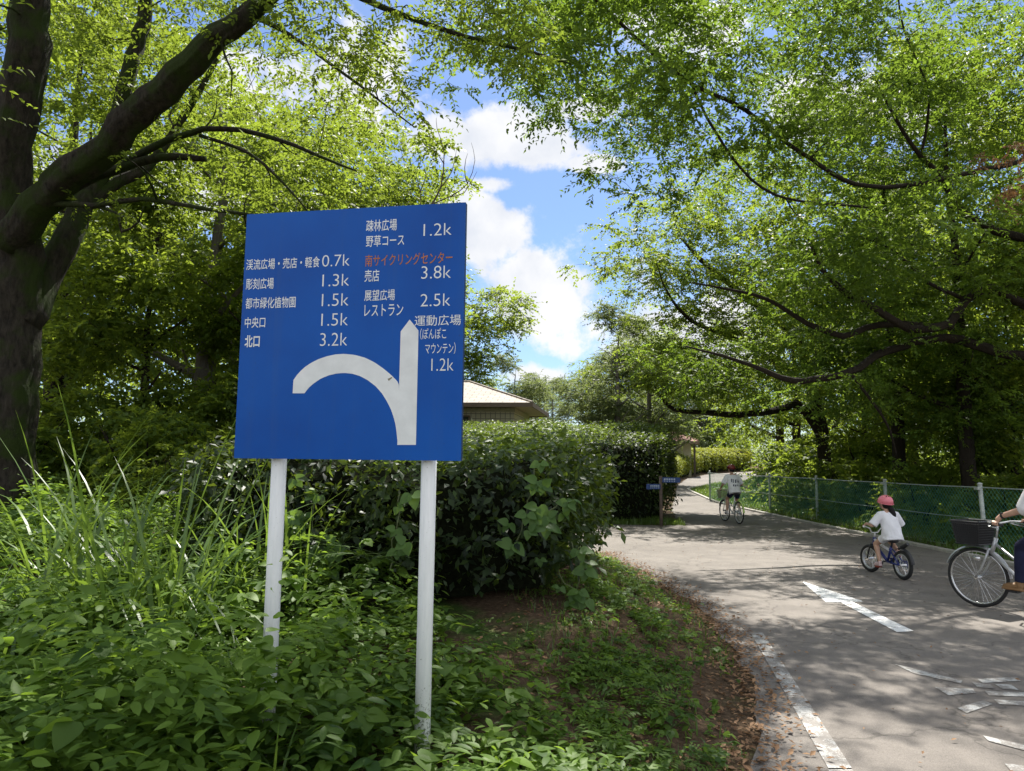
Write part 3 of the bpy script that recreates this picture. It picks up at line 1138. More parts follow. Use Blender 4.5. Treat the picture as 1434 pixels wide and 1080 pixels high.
# --- the big leaning tree at the left edge
def build_left_tree():
    t = Tree(21)
    t.thin = 0.82
    A = lambda L: [at(*p) for p in L]
    bx = at(18, 690, 9.5)
    base = thing('zelkova_tree', 'big dark mossy tree at the left edge with heavy limbs leaning out over the sign', 'tree', (bx.x, bx.y, 0))
    t.limb([(bx.x - 0.05, bx.y, -0.2), (bx.x - 0.02, bx.y, 0.35)] + A([(20, 570, 9.5), (28, 440, 9.5), (25, 330, 9.4), (15, 220, 9.2), (35, 100, 9.0), (45, -20, 8.8), (60, -200, 8.5), (110, -420, 8.3)]),
           [0.42, 0.36, 0.31, 0.29, 0.31, 0.33, 0.29, 0.25, 0.19, 0.09], 20)
    t.limb(A([(35, 455, 9.5), (75, 370, 9.9), (115, 290, 10.3), (150, 210, 10.5), (180, 110, 10.7), (205, 0, 11), (230, -150, 11), (300, -330, 11)]), [0.22, 0.21, 0.19, 0.17, 0.14, 0.12, 0.09, 0.05], 16)
    t.limb(A([(115, 290, 10.3), (165, 255, 10.6), (205, 235, 10.9), (240, 190, 11.2), (300, 90, 11.4), (330, 0, 11.5)]), [0.12, 0.10, 0.09, 0.07, 0.05, 0.03], 10)
    t.limb(A([(10, 345, 9.3), (70, 270, 9.0), (140, 215, 8.7), (210, 145, 8.3), (270, 85, 8.0), (345, 20, 7.6), (420, -40, 7.2), (520, -110, 6.8)]), [0.26, 0.27, 0.24, 0.21, 0.18, 0.14, 0.10, 0.06], 16)
    t.limb(A([(55, 300, 9.2), (110, 258, 9.3), (165, 237, 9.2), (205, 224, 9.1), (250, 219, 9.05), (288, 223, 9)]), [0.08, 0.08, 0.075, 0.07, 0.06, 0.045], 10)
    t.limb(A([(165, 237, 9.2), (215, 205, 9.1), (265, 187, 9), (310, 180, 8.9), (390, 195, 8.7), (450, 220, 8.5), (500, 240, 8.4)]), [0.065, 0.06, 0.05, 0.045, 0.035, 0.025, 0.012], 8)
    t.limb(A([(280, 190, 9), (350, 215, 8.8), (400, 260, 8.6), (430, 295, 8.5)]), [0.032, 0.026, 0.02, 0.01], 7)
    t.limb(A([(10, 300, 9.3), (70, 286, 9), (130, 288, 8.8), (200, 279, 8.7), (290, 293, 8.5), (360, 302, 8.4)]), [0.06, 0.05, 0.045, 0.04, 0.03, 0.02], 8)
    t.limb(A([(130, 288, 8.8), (165, 300, 8.8), (170, 325, 8.8), (195, 310, 8.8), (200, 290, 8.7)]), [0.03, 0.025, 0.02, 0.015, 0.01], 7)
    t.limb(A([(345, 20, 7.6), (400, 45, 7.5), (470, 95, 7.3), (530, 140, 7.2), (580, 178, 7.1)]), [0.035, 0.028, 0.022, 0.015, 0.008], 7)
    t.limb(A([(420, -40, 7.2), (560, 20, 7.0), (640, 48, 7.0), (740, 72, 7.0), (800, 90, 7.0)]), [0.05, 0.036, 0.028, 0.02, 0.01], 7)
    t.limb(A([(345, 20, 7.6), (310, 60, 7.7), (325, 100, 7.7), (322, 140, 7.7)]), [0.03, 0.02, 0.012, 0.006], 6)
    g = t.g
    c1 = clumps_in([(380, -220), (350, 10), (450, 100), (525, 170), (585, 190), (598, 150), (560, 95), (540, 50), (580, 25), (640, 75), (740, 95), (790, 60), (740, -220)], 6.4, 8.2, 170, g)
    c2 = clumps_in([(60, -320), (90, 90), (180, 210), (330, 290), (520, 290), (570, 200), (400, 60), (340, -320)], 9.3, 12.5, 230, g)
    c3 = clumps_in([(-500, -500), (-300, 100), (-60, 160), (40, -60), (500, -260), (700, -600)], 6.5, 11.5, 260, g, 4.5)  # crown mostly out of frame, added to shade the foreground
    c5 = t.veil(70, 0.008, 0.06)
    c = np.concatenate([c1, c2, c3, c5])
    t.twigs(c)
    link('trunk', t.trunk_mesh('trunk', M['bark_moss']), base).location = (-bx.x, -bx.y, 0)
    L = Leaves(LEAF_Q)
    spray_leaves(L, c1, g.uniform(0.28, 0.5, len(c1)), g, 6, 14, 0.066)
    spray_leaves(L, c2, g.uniform(0.4, 0.75, len(c2)), g, 7, 14, 0.08)
    spray_leaves(L, c3, g.uniform(0.4, 0.8, len(c3)), g, 6, 14, 0.085)
    spray_leaves(L, c5, g.uniform(0.2, 0.38, len(c5)), g, 4, 11, 0.066)
    link('crown', L.mesh('crown', M['leaf_zelkova']), base).location = (-bx.x, -bx.y, 0)


def build_right_tree():
    t = Tree(33)
    t.thin = 0.68
    A = lambda L: [at(*p) for p in L]
    bx = (13.1, 13.6)
    base = thing('cherry_tree', 'wide tree at the right edge whose dark limbs arch over the path', 'tree', (bx[0], bx[1], 0))
    t.limb([(13.2, 13.6, -0.2), (13.1, 13.6, 1.5), (13.0, 13.6, 3.0), (12.5, 13.7, 5.0), (12.2, 13.8, 7.2), (11.9, 13.6, 9.5), (11.6, 13.4, 12)], [0.42, 0.34, 0.32, 0.27, 0.2, 0.13, 0.05], 16)
    t.limb([(13.0, 13.6, 3.2), (11.6, 13.9, 4.3)] + A([(1440, 430, 14), (1390, 405, 13.8), (1352, 420, 13.6), (1330, 452, 13.5), (1275, 460, 13.3), (1225, 432, 13), (1180, 408, 12.8), (1150, 375, 12.6), (1130, 330, 12.4)]),
           [0.22, 0.18, 0.14, 0.13, 0.125, 0.12, 0.11, 0.095, 0.08, 0.05, 0.03], 12)
    t.limb([(13.05, 13.6, 2.7), (11.6, 14.1, 3.6)] + A([(1434, 500, 14.4), (1380, 488, 14.3), (1325, 474, 14.2), (1240, 492, 14), (1190, 522, 13.8), (1110, 533, 13.6), (1050, 510, 13.4), (960, 485, 13.2)]),
           [0.2, 0.17, 0.14, 0.135, 0.13, 0.11, 0.095, 0.08, 0.06, 0.02], 12)
    t.limb(A([(1335, 458, 13.6), (1232, 455, 13.6), (1180, 470, 13.5), (1130, 452, 13.3), (1075, 420, 13.1), (1020, 405, 12.9), (960, 395, 12.7)]), [0.10, 0.095, 0.085, 0.07, 0.05, 0.035, 0.015], 10)
    t.limb([(12.5, 13.7, 5.0), (11.4, 13.6, 6.0)] + A([(1427, 332, 13.4), (1370, 310, 13.2), (1340, 288, 13), (1322, 252, 12.9), (1290, 220, 12.7), (1262, 180, 12.5), (1230, 120, 12.3)]), [0.2, 0.16, 0.12, 0.105, 0.09, 0.075, 0.06, 0.045, 0.02], 10)
    t.limb([(12.2, 13.8, 7.2), (10.8, 13.0, 7.6)] + A([(1240, 262, 12.2), (1124, 215, 11.4), (1046, 156, 10.8), (968, 117, 10.3), (900, 62, 9.9), (846, 10, 9.5), (800, -30, 9.2)]), [0.11, 0.08, 0.06, 0.05, 0.048, 0.045, 0.04, 0.033, 0.015], 8)
    t.limb(A([(968, 117, 10.3), (990, 165, 10.5), (1036, 234, 10.9), (1085, 273, 11.3), (1150, 285, 11.6), (1215, 290, 12)]), [0.035, 0.033, 0.032, 0.032, 0.03, 0.03], 8)
    t.limb(A([(1290, 220, 12.7), (1300, 130, 12.3), (1265, 40, 12), (1255, -40, 11.8)]), [0.04, 0.03, 0.025, 0.015], 7)
    t.limb(A([(1352, 420, 13.6), (1300, 395, 13.2), (1250, 350, 12.8), (1200, 330, 12.4)]), [0.06, 0.05, 0.03, 0.015], 8)
    t.limb(A([(1190, 522, 13.8), (1240, 590, 14.2), (1256, 640, 14.6)]), [0.05, 0.035, 0.02], 8)
    g = t.g
    c1 = clumps_in([(700, -60), (690, 60), (720, 110), (770, 140), (840, 130), (860, 190), (930, 260), (915, 330), (930, 400), (980, 400), (1100, 430), (1434, 400), (1434, -60)], 10.5, 21.0, 1650, g, 2.2, 0.66, 15)
    c1b = clumps_in([(700, -200), (690, 50), (730, 110), (780, 140), (850, 120), (960, 200), (1050, 150), (1050, -200)], 8.5, 11.5, 170, g, 2.2, 0.42, 9)
    c1 = np.concatenate([c1, c1b])
    c2 = clumps_in([(1434, -100), (1434, 480), (1900, 460), (1900, -100)], 11.5, 18, 240, g, 2.2, 0.6, 12)
    c3 = clumps_in([(930, 380), (920, 520), (1000, 545), (1150, 560), (1434, 600), (1434, 420)], 14.5, 19.5, 520, g, 2.2, 0.6, 9)
    c4 = clumps_in([(750, -260), (1434, -260), (1700, -700), (650, -600)], 8.5, 14, 84, g, 4, 0.6, 6)  # unseen clumps above the frame, added to cast shade on the path
    c5 = t.veil(210, 0.01, 0.10)
    c = np.concatenate([c1, c2, c3, c4, c5])
    t.twigs(c)
    link('trunk', t.trunk_mesh('trunk', M['bark_dark']), base).location = (-bx[0], -bx[1], 0)
    L = Leaves(LEAF_Q)
    spray_leaves(L, c1, g.uniform(0.35, 0.65, len(c1)), g, 6, 13, 0.095)
    spray_leaves(L, np.concatenate([c2, c3]), g.uniform(0.4, 0.7, len(c2) + len(c3)), g, 7, 13, 0.10)
    spray_leaves(L, c4, g.uniform(0.4, 0.7, len(c4)), g, 6, 12, 0.09)
    spray_leaves(L, c5, g.uniform(0.25, 0.45, len(c5)), g, 5, 11, 0.085)
    link('crown', L.mesh('crown', M['leaf_cherry']), base).location = (-bx[0], -bx[1], 0)
    # withered twig cluster in the crown
    cd = clumps_in([(1375, 210), (1434, 200), (1434, 300), (1385, 290)], 11.6, 12.4, 7, g)
    L = Leaves(LEAF_Q)
    spray_leaves(L, cd, g.uniform(0.25, 0.4, len(cd)), g, 8, 12, 0.08, droop=1.2)
    o = link('dead_foliage', L.mesh('dead_foliage', M['dead_leaf']), base)
    o.location = (-bx[0], -bx[1], 0)
    o['label'] = 'cluster of withered brown leaves'


def build_path_tree():
    t = Tree(44)
    A = lambda L: [at(*p) for p in L]
    bx = (11.6, 26.0)
    base = thing('cherry_tree', 'tree beyond the fence with a low crooked limb reaching toward the bend', 'tree', (bx[0], bx[1], 0))
    t.limb([(11.6, 26, -0.2), (11.5, 26, 1.2), (11.3, 26, 3.0), (10.9, 26.2, 5.5), (10.3, 26.4, 8), (10, 26.4, 10.5)], [0.34, 0.25, 0.22, 0.17, 0.1, 0.04], 12)
    t.limb([(11.3, 26, 2.7)] + A([(1120, 568, 25.5), (1085, 575, 25), (1035, 581, 25), (990, 578, 24.8), (945, 573, 24.6), (925, 556, 24.4), (915, 535, 24.3)]), [0.17, 0.14, 0.12, 0.105, 0.09, 0.075, 0.05, 0.02], 10)
    t.limb([(11.0, 26.2, 4.6)] + A([(1040, 480, 25), (970, 450, 24.5), (935, 410, 24.3), (920, 370, 24.3)]), [0.12, 0.09, 0.06, 0.035, 0.012], 9)
    t.limb([(10.6, 26.2, 6.4)] + A([(1000, 380, 25), (950, 330, 25)]), [0.12, 0.09, 0.03], 9)
    g = t.g
    c1 = clumps_in([(895, 320), (868, 350), (880, 420), (872, 470), (900, 520), (940, 550), (1100, 565), (1140, 300), (1040, 200), (960, 250)], 22.5, 28, 560, g, 2.2, 0.7, 7)
    t.twigs(c1)
    link('trunk', t.trunk_mesh('trunk', M['bark_dark']), base).location = (-bx[0], -bx[1], 0)
    L = Leaves(LEAF_W)
    spray_leaves(L, c1, g.uniform(0.5, 0.95, len(c1)), g, 8, 13, 0.115)
    link('crown', L.mesh('crown', M['leaf_bright']), base).location = (-bx[0], -bx[1], 0)


build_left_tree()
build_right_tree()
build_path_tree()


# --- woodland prototypes, copied
def proto_tree(seed, h, crown_r, crown_z0, n, leaf, lm, bm_, trunk_r, per=7, lv=13, lean=0.0, shape='round', clump=(0.5, 0.95)):
    t = Tree(seed)
    g = t.g
    top = h * 0.86
    pts = [(0, 0, -0.3)]
    for k in range(1, 6):
        z = top * k / 5
        pts.append((lean * z / h + g.normal(0, 0.03) * z * 0.3, g.normal(0, 0.03) * z * 0.3, z))
    P, R = t.limb(pts, [trunk_r * 1.3, trunk_r, trunk_r * 0.85, trunk_r * 0.62, trunk_r * 0.36, 0.03], 10, 0.4)
    for k in range(9):
        z = crown_z0 * 0.85 + (top - crown_z0) * (k / 9)
        i = int(np.argmin(abs(P[:, 2] - z)))
        a = k * 2.4 + g.uniform(-0.4, 0.4)
        ln = crown_r * (0.95 - 0.55 * k / 9) * g.uniform(0.7, 1)
        p0 = P[i]
        t.limb([p0, p0 + np.array((math.cos(a), math.sin(a), 0.45)) * ln * 0.5, p0 + np.array((math.cos(a + 0.2), math.sin(a + 0.2), 0.55)) * ln * 0.95],
               [R[i] * 0.5, R[i] * 0.3, 0.02], 7, 0.4)
    # clumps: shells of several lobes, leaving gaps
    lobes = []
    for k in range(13):
        a = g.uniform(0, 2 * math.pi)
        f = g.uniform(0, 1)
        z = crown_z0 + (h - crown_z0) * f
        if shape == 'cone':
            env = 1.02 - 0.85 * f
        elif shape == 'fan':
            env = 0.45 + 0.6 * math.sin(math.pi * min(1, f * 0.8 + 0.12))
        else:
            env = math.sin(math.pi * (0.12 + 0.8 * f)) ** 0.7
        rr = crown_r * env * g.uniform(0.35, 0.8)
        lobes.append((math.cos(a) * rr + lean * z / h, math.sin(a) * rr, z, crown_r * g.uniform(0.32, 0.5) * (0.5 + 0.5 * env)))
    lob = np.array(lobes)
    w = lob[:, 3] ** 2
    idx = g.choice(len(lob), n, p=w / w.sum())
    d = unit(g.normal(0, 1, (n, 3)))
    c = lob[idx, :3] + d * (lob[idx, 3] * g.uniform(0.45, 1.05, n) ** 0.8)[:, None] * np.array((1, 1, 0.72))
    c = c[c[:, 2] > max(0.35, crown_z0 * 0.7)]
    t.twigs(c, 0.006, 0.04)
    L = Leaves(LEAF_W)
    spray_leaves(L, c, g.uniform(*clump, len(c)), g, per, lv, leaf)
    return (t.trunk_mesh('trunk', M[bm_]), L.mesh('crown', M[lm]))


def proto_shrub(seed, h, r, n, leaf, lm):
    t = Tree(seed)
    g = t.g
    for k in range(6):
        a = k * 1.05 + g.uniform(-.3, .3)
        t.limb([(0.05 * math.cos(a), 0.05 * math.sin(a), -0.15), (r * 0.3 * math.cos(a), r * 0.3 * math.sin(a), h * 0.4), (r * 0.6 * math.cos(a), r * 0.6 * math.sin(a), h * 0.8)], [0.03, 0.022, 0.008], 6, 0.3)
    d = unit(g.normal(0, 1, (n, 3)))
    d[:, 2] = np.abs(d[:, 2])
    c = d * g.uniform(0.35, 1.0, n)[:, None] ** 0.6 * np.array((r, r, h))
    c += g.normal(0, 0.08, c.shape)
    c[:, 2] = np.clip(c[:, 2], 0.08, None)
    t.twigs(c, 0.004, 0.015)
    L = Leaves(LEAF_W)
    spray_leaves(L, c, g.uniform(0.25, 0.5, n), g, 7, 11, leaf)
    return (t.trunk_mesh('stems', M['bark_dark']), L.mesh('foliage', M[lm]))


PR = {
    'tall': proto_tree(101, 14.0, 3.6, 3.8, 225, 0.13, 'leaf_wood', 'bark_dark', 0.17),
    'tall2': proto_tree(102, 12.0, 3.3, 3.0, 360, 0.13, 'leaf_bright', 'bark_grey', 0.2),
    'spread': proto_tree(103, 9.5, 4.2, 3.0, 230, 0.12, 'leaf_wood', 'bark_dark', 0.22, shape='fan'),
    'sunny': proto_tree(104, 11.0, 4.0, 3.2, 340, 0.12, 'leaf_bright', 'bark_grey', 0.22, shape='fan'),
    'slender': proto_tree(105, 7.5, 2.2, 1.6, 260, 0.115, 'leaf_wood', 'bark_dark', 0.11),
    'cone': proto_tree(106, 15.0, 3.5, 2.0, 620, 0.13, 'leaf_wood', 'bark_grey', 0.22),
    'grey': proto_tree(107, 9.5, 3.4, 1.6, 380, 0.13, 'leaf_greygreen', 'bark_grey', 0.18),
    'shrub': proto_shrub(108, 2.0, 1.5, 170, 0.105, 'leaf_wood'),
    'shrub_bright': proto_shrub(109, 1.6, 1.4, 150, 0.10, 'leaf_bright'),
}
PART = {k: (('stems', 'foliage') if k.startswith('shrub') else ('trunk', 'crown')) for k in PR}


def plant(kind, name, x, y, s, rz, label, cat, group=None, sz=None):
    o = thing(name, label, cat, (x, y, tz(x, y) if abs(x) < 30 and y < 90 else 0), rz, group)
    o.scale = (s, s, sz or s)
    for nm, me in zip(PART[kind], PR[kind]):
        link(nm, me, o)
    return o


GL, GR, GC = 'trees of the wood on the left', 'trees of the wood behind the fence', 'trees beyond the building'
WOOD = [
    # left wood
    ('sunny', 'broadleaf_tree', -6.6, 15.2, 1.0, 0.3, 'sunlit yellow-green tree directly behind the mossy limbs left of the sign', GL),
    ('tall', 'broadleaf_tree', -10.4, 16.0, 1.0, 1.3, 'tall tree whose dark leaves show between the forked stems at the left edge', GL),
    ('sunny', 'broadleaf_tree', -5.6, 20.5, 1.05, 2.1, 'bright leafy tree whose crown rises just above the top left corner of the blue sign', GL),
    ('tall2', 'broadleaf_tree', -8.6, 22.0, 1.05, 4.0, 'grey-trunked sunny tree in the second row of the left wood', GL),
    ('spread', 'broadleaf_tree', -3.9, 16.6, 0.82, 5.1, 'spreading darker tree behind the left half of the blue sign', GL),
    ('tall', 'broadleaf_tree', -13.5, 21.0, 1.1, 2.5, 'tall dark tree far back between the trunk and the frame edge', GL),
    ('tall2', 'broadleaf_tree', -5.9, 28.0, 1.1, 0.9, 'sunlit tree peeping over the sign top in front of white cloud', GL),
    ('tall', 'broadleaf_tree', -11.5, 30.0, 1.15, 3.7, 'tall tree at the back of the left wood', GL),
    ('tall', 'broadleaf_tree', -17.0, 27.0, 1.2, 5.6, 'tall tree deep in the wood past the left frame edge', GL),
    ('slender', 'young_tree', -7.2, 13.8, 0.95, 0.0, 'slim young tree with dark leaves in the shade beside the big mossy trunk', GL),
    ('slender', 'young_tree', -5.0, 14.4, 0.85, 2.2, 'slim shaded young tree halfway between the mossy trunk and the sign', GL),
    ('slender', 'young_tree', -3.6, 14.2, 0.75, 4.1, 'slim young tree touching the left edge of the blue sign', GL),
    # beyond the building
    ('cone', 'tall_tree', -3.1, 36.5, 1.0, 0.4, 'tall full green tree showing right of the blue sign above the roof', GC),
    ('grey', 'distant_tree', 0.2, 47.0, 0.78, 1.2, 'dark rounded distant tree just right of the tiled roof ridge', GC),
    ('grey', 'distant_tree', 3.2, 56.0, 0.70, 3.1, 'small pale distant tree under the open sky in the middle', GC),
    ('grey', 'distant_tree', 6.2, 50.0, 0.85, 5.0, 'pale grey-green tree left of the cherry with the crooked limb', GC),
    ('grey', 'distant_tree', 6.0, 40.0, 0.98, 2.0, 'grey-green tree rising over the far end of the tall hedge', GC),
    ('grey', 'distant_tree', 8.6, 44.0, 1.05, 0.2, 'grey-green tree above the reddish roof', GC),
    ('spread', 'distant_tree', 12.0, 60.0, 1.0, 1.0, 'shady tree behind the golden clipped hedge', GC),
    ('tall', 'distant_tree', -1.5, 62.0, 0.55, 2.0, 'low far tree line crown behind the building', GC),
    ('tall', 'distant_tree', 17.0, 78.0, 1.1, 0.3, 'tall distant tree over the far end of the golden hedge', GC),
    ('spread', 'distant_tree', 10.5, 74.0, 1.3, 1.6, 'broad distant tree directly behind the reddish roof', GC),
    ('tall', 'distant_tree', 25.0, 84.0, 1.2, 2.2, 'distant tree behind the fence end', GC),
    ('sunny', 'distant_tree', 4.0, 80.0, 0.9, 4.4, 'low sunny distant tree at the foot of the open sky', GC),
    ('grey', 'distant_tree', 21.5, 81.0, 1.35, 0.3, 'grey-green distant tree closing the gap right of the reddish roof', GC),
    ('grey', 'distant_tree', 17.6, 73.5, 1.0, 2.6, 'small grey-green tree standing behind the farthest hedge', GC),
    # right wood
    ('tall', 'broadleaf_tree', 10.4, 19.2, 0.95, 0.8, 'straight dark-trunked tree behind the fence above the child in the pink helmet', GR),
    ('tall', 'broadleaf_tree', 10.35, 16.2, 0.85, 2.9, 'thick dark-trunked tree behind the fence nearest the adult cyclist', GR),
    ('spread', 'broadleaf_tree', 13.2, 20.5, 1.0, 4.2, 'spreading tree in the second row right of the fence', GR),
    ('tall2', 'broadleaf_tree', 14.0, 26.0, 1.05, 1.9, 'grey-trunked tree deep behind the middle of the fence', GR),
    ('tall', 'broadleaf_tree', 17.5, 22.0, 1.1, 5.5, 'tall shaded tree far right behind the arching limbs', GR),
    ('spread', 'broadleaf_tree', 13.4, 33.5, 1.0, 0.5, 'shady tree behind the far end of the fence', GR),
    ('tall', 'broadleaf_tree', 17.5, 31.0, 1.1, 3.3, 'tall tree at the back of the right wood', GR),
    ('tall', 'broadleaf_tree', 22.5, 27.0, 1.2, 1.1, 'tall back tree at the right frame edge', GR),
    ('spread', 'broadleaf_tree', 15.5, 41.0, 1.1, 2.6, 'dark tree past the bend of the path', GR),
    ('tall', 'broadleaf_tree', 22.0, 40.0, 1.2, 4.9, 'tall tree far behind the fence on the right', GR),
    ('slender', 'young_tree', 11.2, 22.5, 0.85, 1.5, 'slim young tree behind the fence between the two cycling children', GR),
    ('slender', 'young_tree', 12.0, 17.0, 0.8, 3.5, 'slim young tree between the two dark trunks behind the fence', GR),
    ('slender', 'young_tree', 14.5, 17.5, 0.9, 5.1, 'slim young tree at the right frame edge above the fence', GR),
]
for k, nm, x, y, s, rz, lab, grp in WOOD:
    plant(k, nm, x, y, s, rz, lab, 'tree', grp)
GS, GSR = 'shrubs under the left wood', 'shrubs along the fence'
SHR = [
    ('shrub', -8.3, 11.6, 1.0, 0.2, 'dark shrub at the foot of the big mossy trunk', GS),
    ('shrub', -6.0, 11.8, 0.9, 1.2, 'dark leafy shrub behind the tall grass, left of the sign', GS),
    ('shrub_bright', -4.6, 10.6, 0.75, 2.2, 'sunlit yellow-green shrub glowing behind the tall grass', GS),
    ('shrub', -4.2, 12.6, 1.05, 3.2, 'dark shrub left of the clipped hedge behind the sign', GS),
    ('shrub_bright', -3.3, 9.4, 0.55, 4.2, 'small bright shrub beside the left end of the dark hedge', GS),
    ('shrub', -9.5, 13.5, 1.2, 5.2, 'tall dark shrub deep under the trees at the left edge', GS),
    ('shrub_bright', 10.2, 24.0, 1.1, 1.0, 'sunny shrub behind the fence just right of the boy', GSR),
    ('shrub', 10.0, 20.4, 0.9, 2.0, 'leafy shrub pressing against the middle of the fence', GSR),
    ('shrub', 9.8, 17.2, 0.8, 3.0, 'leafy shrub behind the fence left of the pink helmet', GSR),
    ('shrub_bright', 9.9, 14.3, 0.85, 4.0, 'sunlit shrub behind the fence left of the bicycle basket', GSR),
    ('shrub', 11.2, 13.6, 1.1, 5.0, 'dark shrub behind the fence at the right frame edge', GSR),
    ('shrub', 10.8, 27.6, 1.2, 0.5, 'dark bush behind the far fence above the boy', GSR),
    ('shrub_bright', 12.4, 21.4, 1.15, 1.5, 'sunlit bush in the wood behind the second fence panel', GSR),
    ('shrub_bright', 13.2, 16.8, 1.2, 2.5, 'sunlit bush deep behind the fence near the adult cyclist', GSR),
    ('shrub', 13.0, 29.5, 1.5, 3.5, 'big dark bush past the end of the fence', GSR),
    ('shrub_bright', 4.5, 33.0, 1.6, 0.7, 'tall bright bush with pale flowers above the hedge', 'bushes behind the tall hedge'),
    ('shrub_bright', 2.4, 31.0, 1.5, 1.7, 'bright yellow-green bush beside the building', 'bushes behind the tall hedge'),
]
for k, x, y, s, rz, lab, grp in SHR:
    plant(k, 'shrub', x, y, s, rz, lab, 'shrub', grp)


def far_wood():
    g = np.random.default_rng(120)
    c = []
    while len(c) < 2600:
        if g.uniform() < 0.62:
            x, y = g.uniform(12, 62), g.uniform(24, 84)
            if x < 16 + max(0, (y - 34)) * 0.62 and y > 24 and not (x > 15.5 and y < 36):
                continue
            h = 11
        else:
            x, y = g.uniform(-44, -7), g.uniform(24, 46)
            if x > -7 - 0.1 * y or x > -9:
                continue
            h = 12
        f = g.uniform(0, 1) ** 1.5
        z = 0.3 + h * f * (0.75 + 0.25 * math.sin(x * 0.9 + y * 0.5))
        c.append((x, y, z + float(rise(y))))
    L = Leaves(LEAF_W)
    c = np.array(c)
    spray_leaves(L, c, g.uniform(0.8, 1.7, len(c)), g, 6, 8, 0.26, vz=0.6)
    m = 900
    x, y = g.uniform(12, 52, m), g.uniform(77, 96, m)
    ok = (y > 77 + np.clip(x - 24, 0, 20) * 0.25) & (x < y * 0.55)
    fz = 0.3 + 9 * g.uniform(0, 1, m) ** 1.4 * (0.7 + 0.3 * np.sin(x * 0.8))
    b = np.stack([x, y, fz + rise(y)], 1)[ok]
    spray_leaves(L, b, g.uniform(0.9, 1.8, len(b)), g, 6, 8, 0.30, vz=0.6)
    # low brush along the ground edge of the wood
    m = 900
    x, y = g.uniform(10.5, 40, m), g.uniform(15, 60, m)
    ok = x > np.maximum(11.0, 11 + (y - 36) * 0.75)
    b = np.stack([x, y, 0.2 + 1.6 * g.uniform(0, 1, m) ** 2 + rise(y)], 1)[ok]
    spray_leaves(L, b, g.uniform(0.5, 1.0, len(b)), g, 6, 9, 0.15, vz=0.6)
    o = link('far_wood', L.mesh('far_wood', M['leaf_wood']))
    tag(o, 'dense leafy wood and brush closing off the view behind the nearer trees', 'woodland', kind='stuff')


far_wood()


# --- bare sapling behind the sign
def build_bare():
    t = Tree(55)
    A = lambda L: [at(*p) for p in L]
    bx = at(590, 640, 9.6)
    base = thing('bare_sapling', 'thin leafless sapling whose bare twigs stick up above the top right of the sign', 'tree', (bx.x, bx.y, 0))
    t.limb([(bx.x, bx.y, 0.0), (bx.x, bx.y, 1.5)] + A([(585, 430, 9.6), (590, 320, 9.6), (603, 288, 9.6), (618, 262, 9.6), (622, 215, 9.6), (612, 180, 9.6), (611, 165, 9.6)]), [0.04, 0.035, 0.03, 0.022, 0.016, 0.011, 0.007, 0.004, 0.002], 7, 0.2, 0.3)
    for L in ([(603, 288, 9.6), (630, 275, 9.5), (655, 258, 9.5), (665, 225, 9.5), (660, 200, 9.5)], [(618, 262, 9.6), (633, 240, 9.6), (640, 205, 9.6)],
              [(630, 275, 9.5), (650, 270, 9.5), (668, 240, 9.4)], [(590, 320, 9.6), (588, 270, 9.7), (578, 225, 9.7)], [(622, 230, 9.6), (612, 215, 9.6), (600, 205, 9.6)],
              [(655, 258, 9.5), (650, 235, 9.5), (655, 215, 9.5)], [(588, 270, 9.7), (597, 245, 9.7), (592, 225, 9.7)]):
        t.limb(A(L), np.linspace(0.009, 0.002, len(L)), 5, 0.15, 0.5)
    link('trunk', t.trunk_mesh('trunk', M['twig']), base).location = (-bx.x, -bx.y, 0)


build_bare()


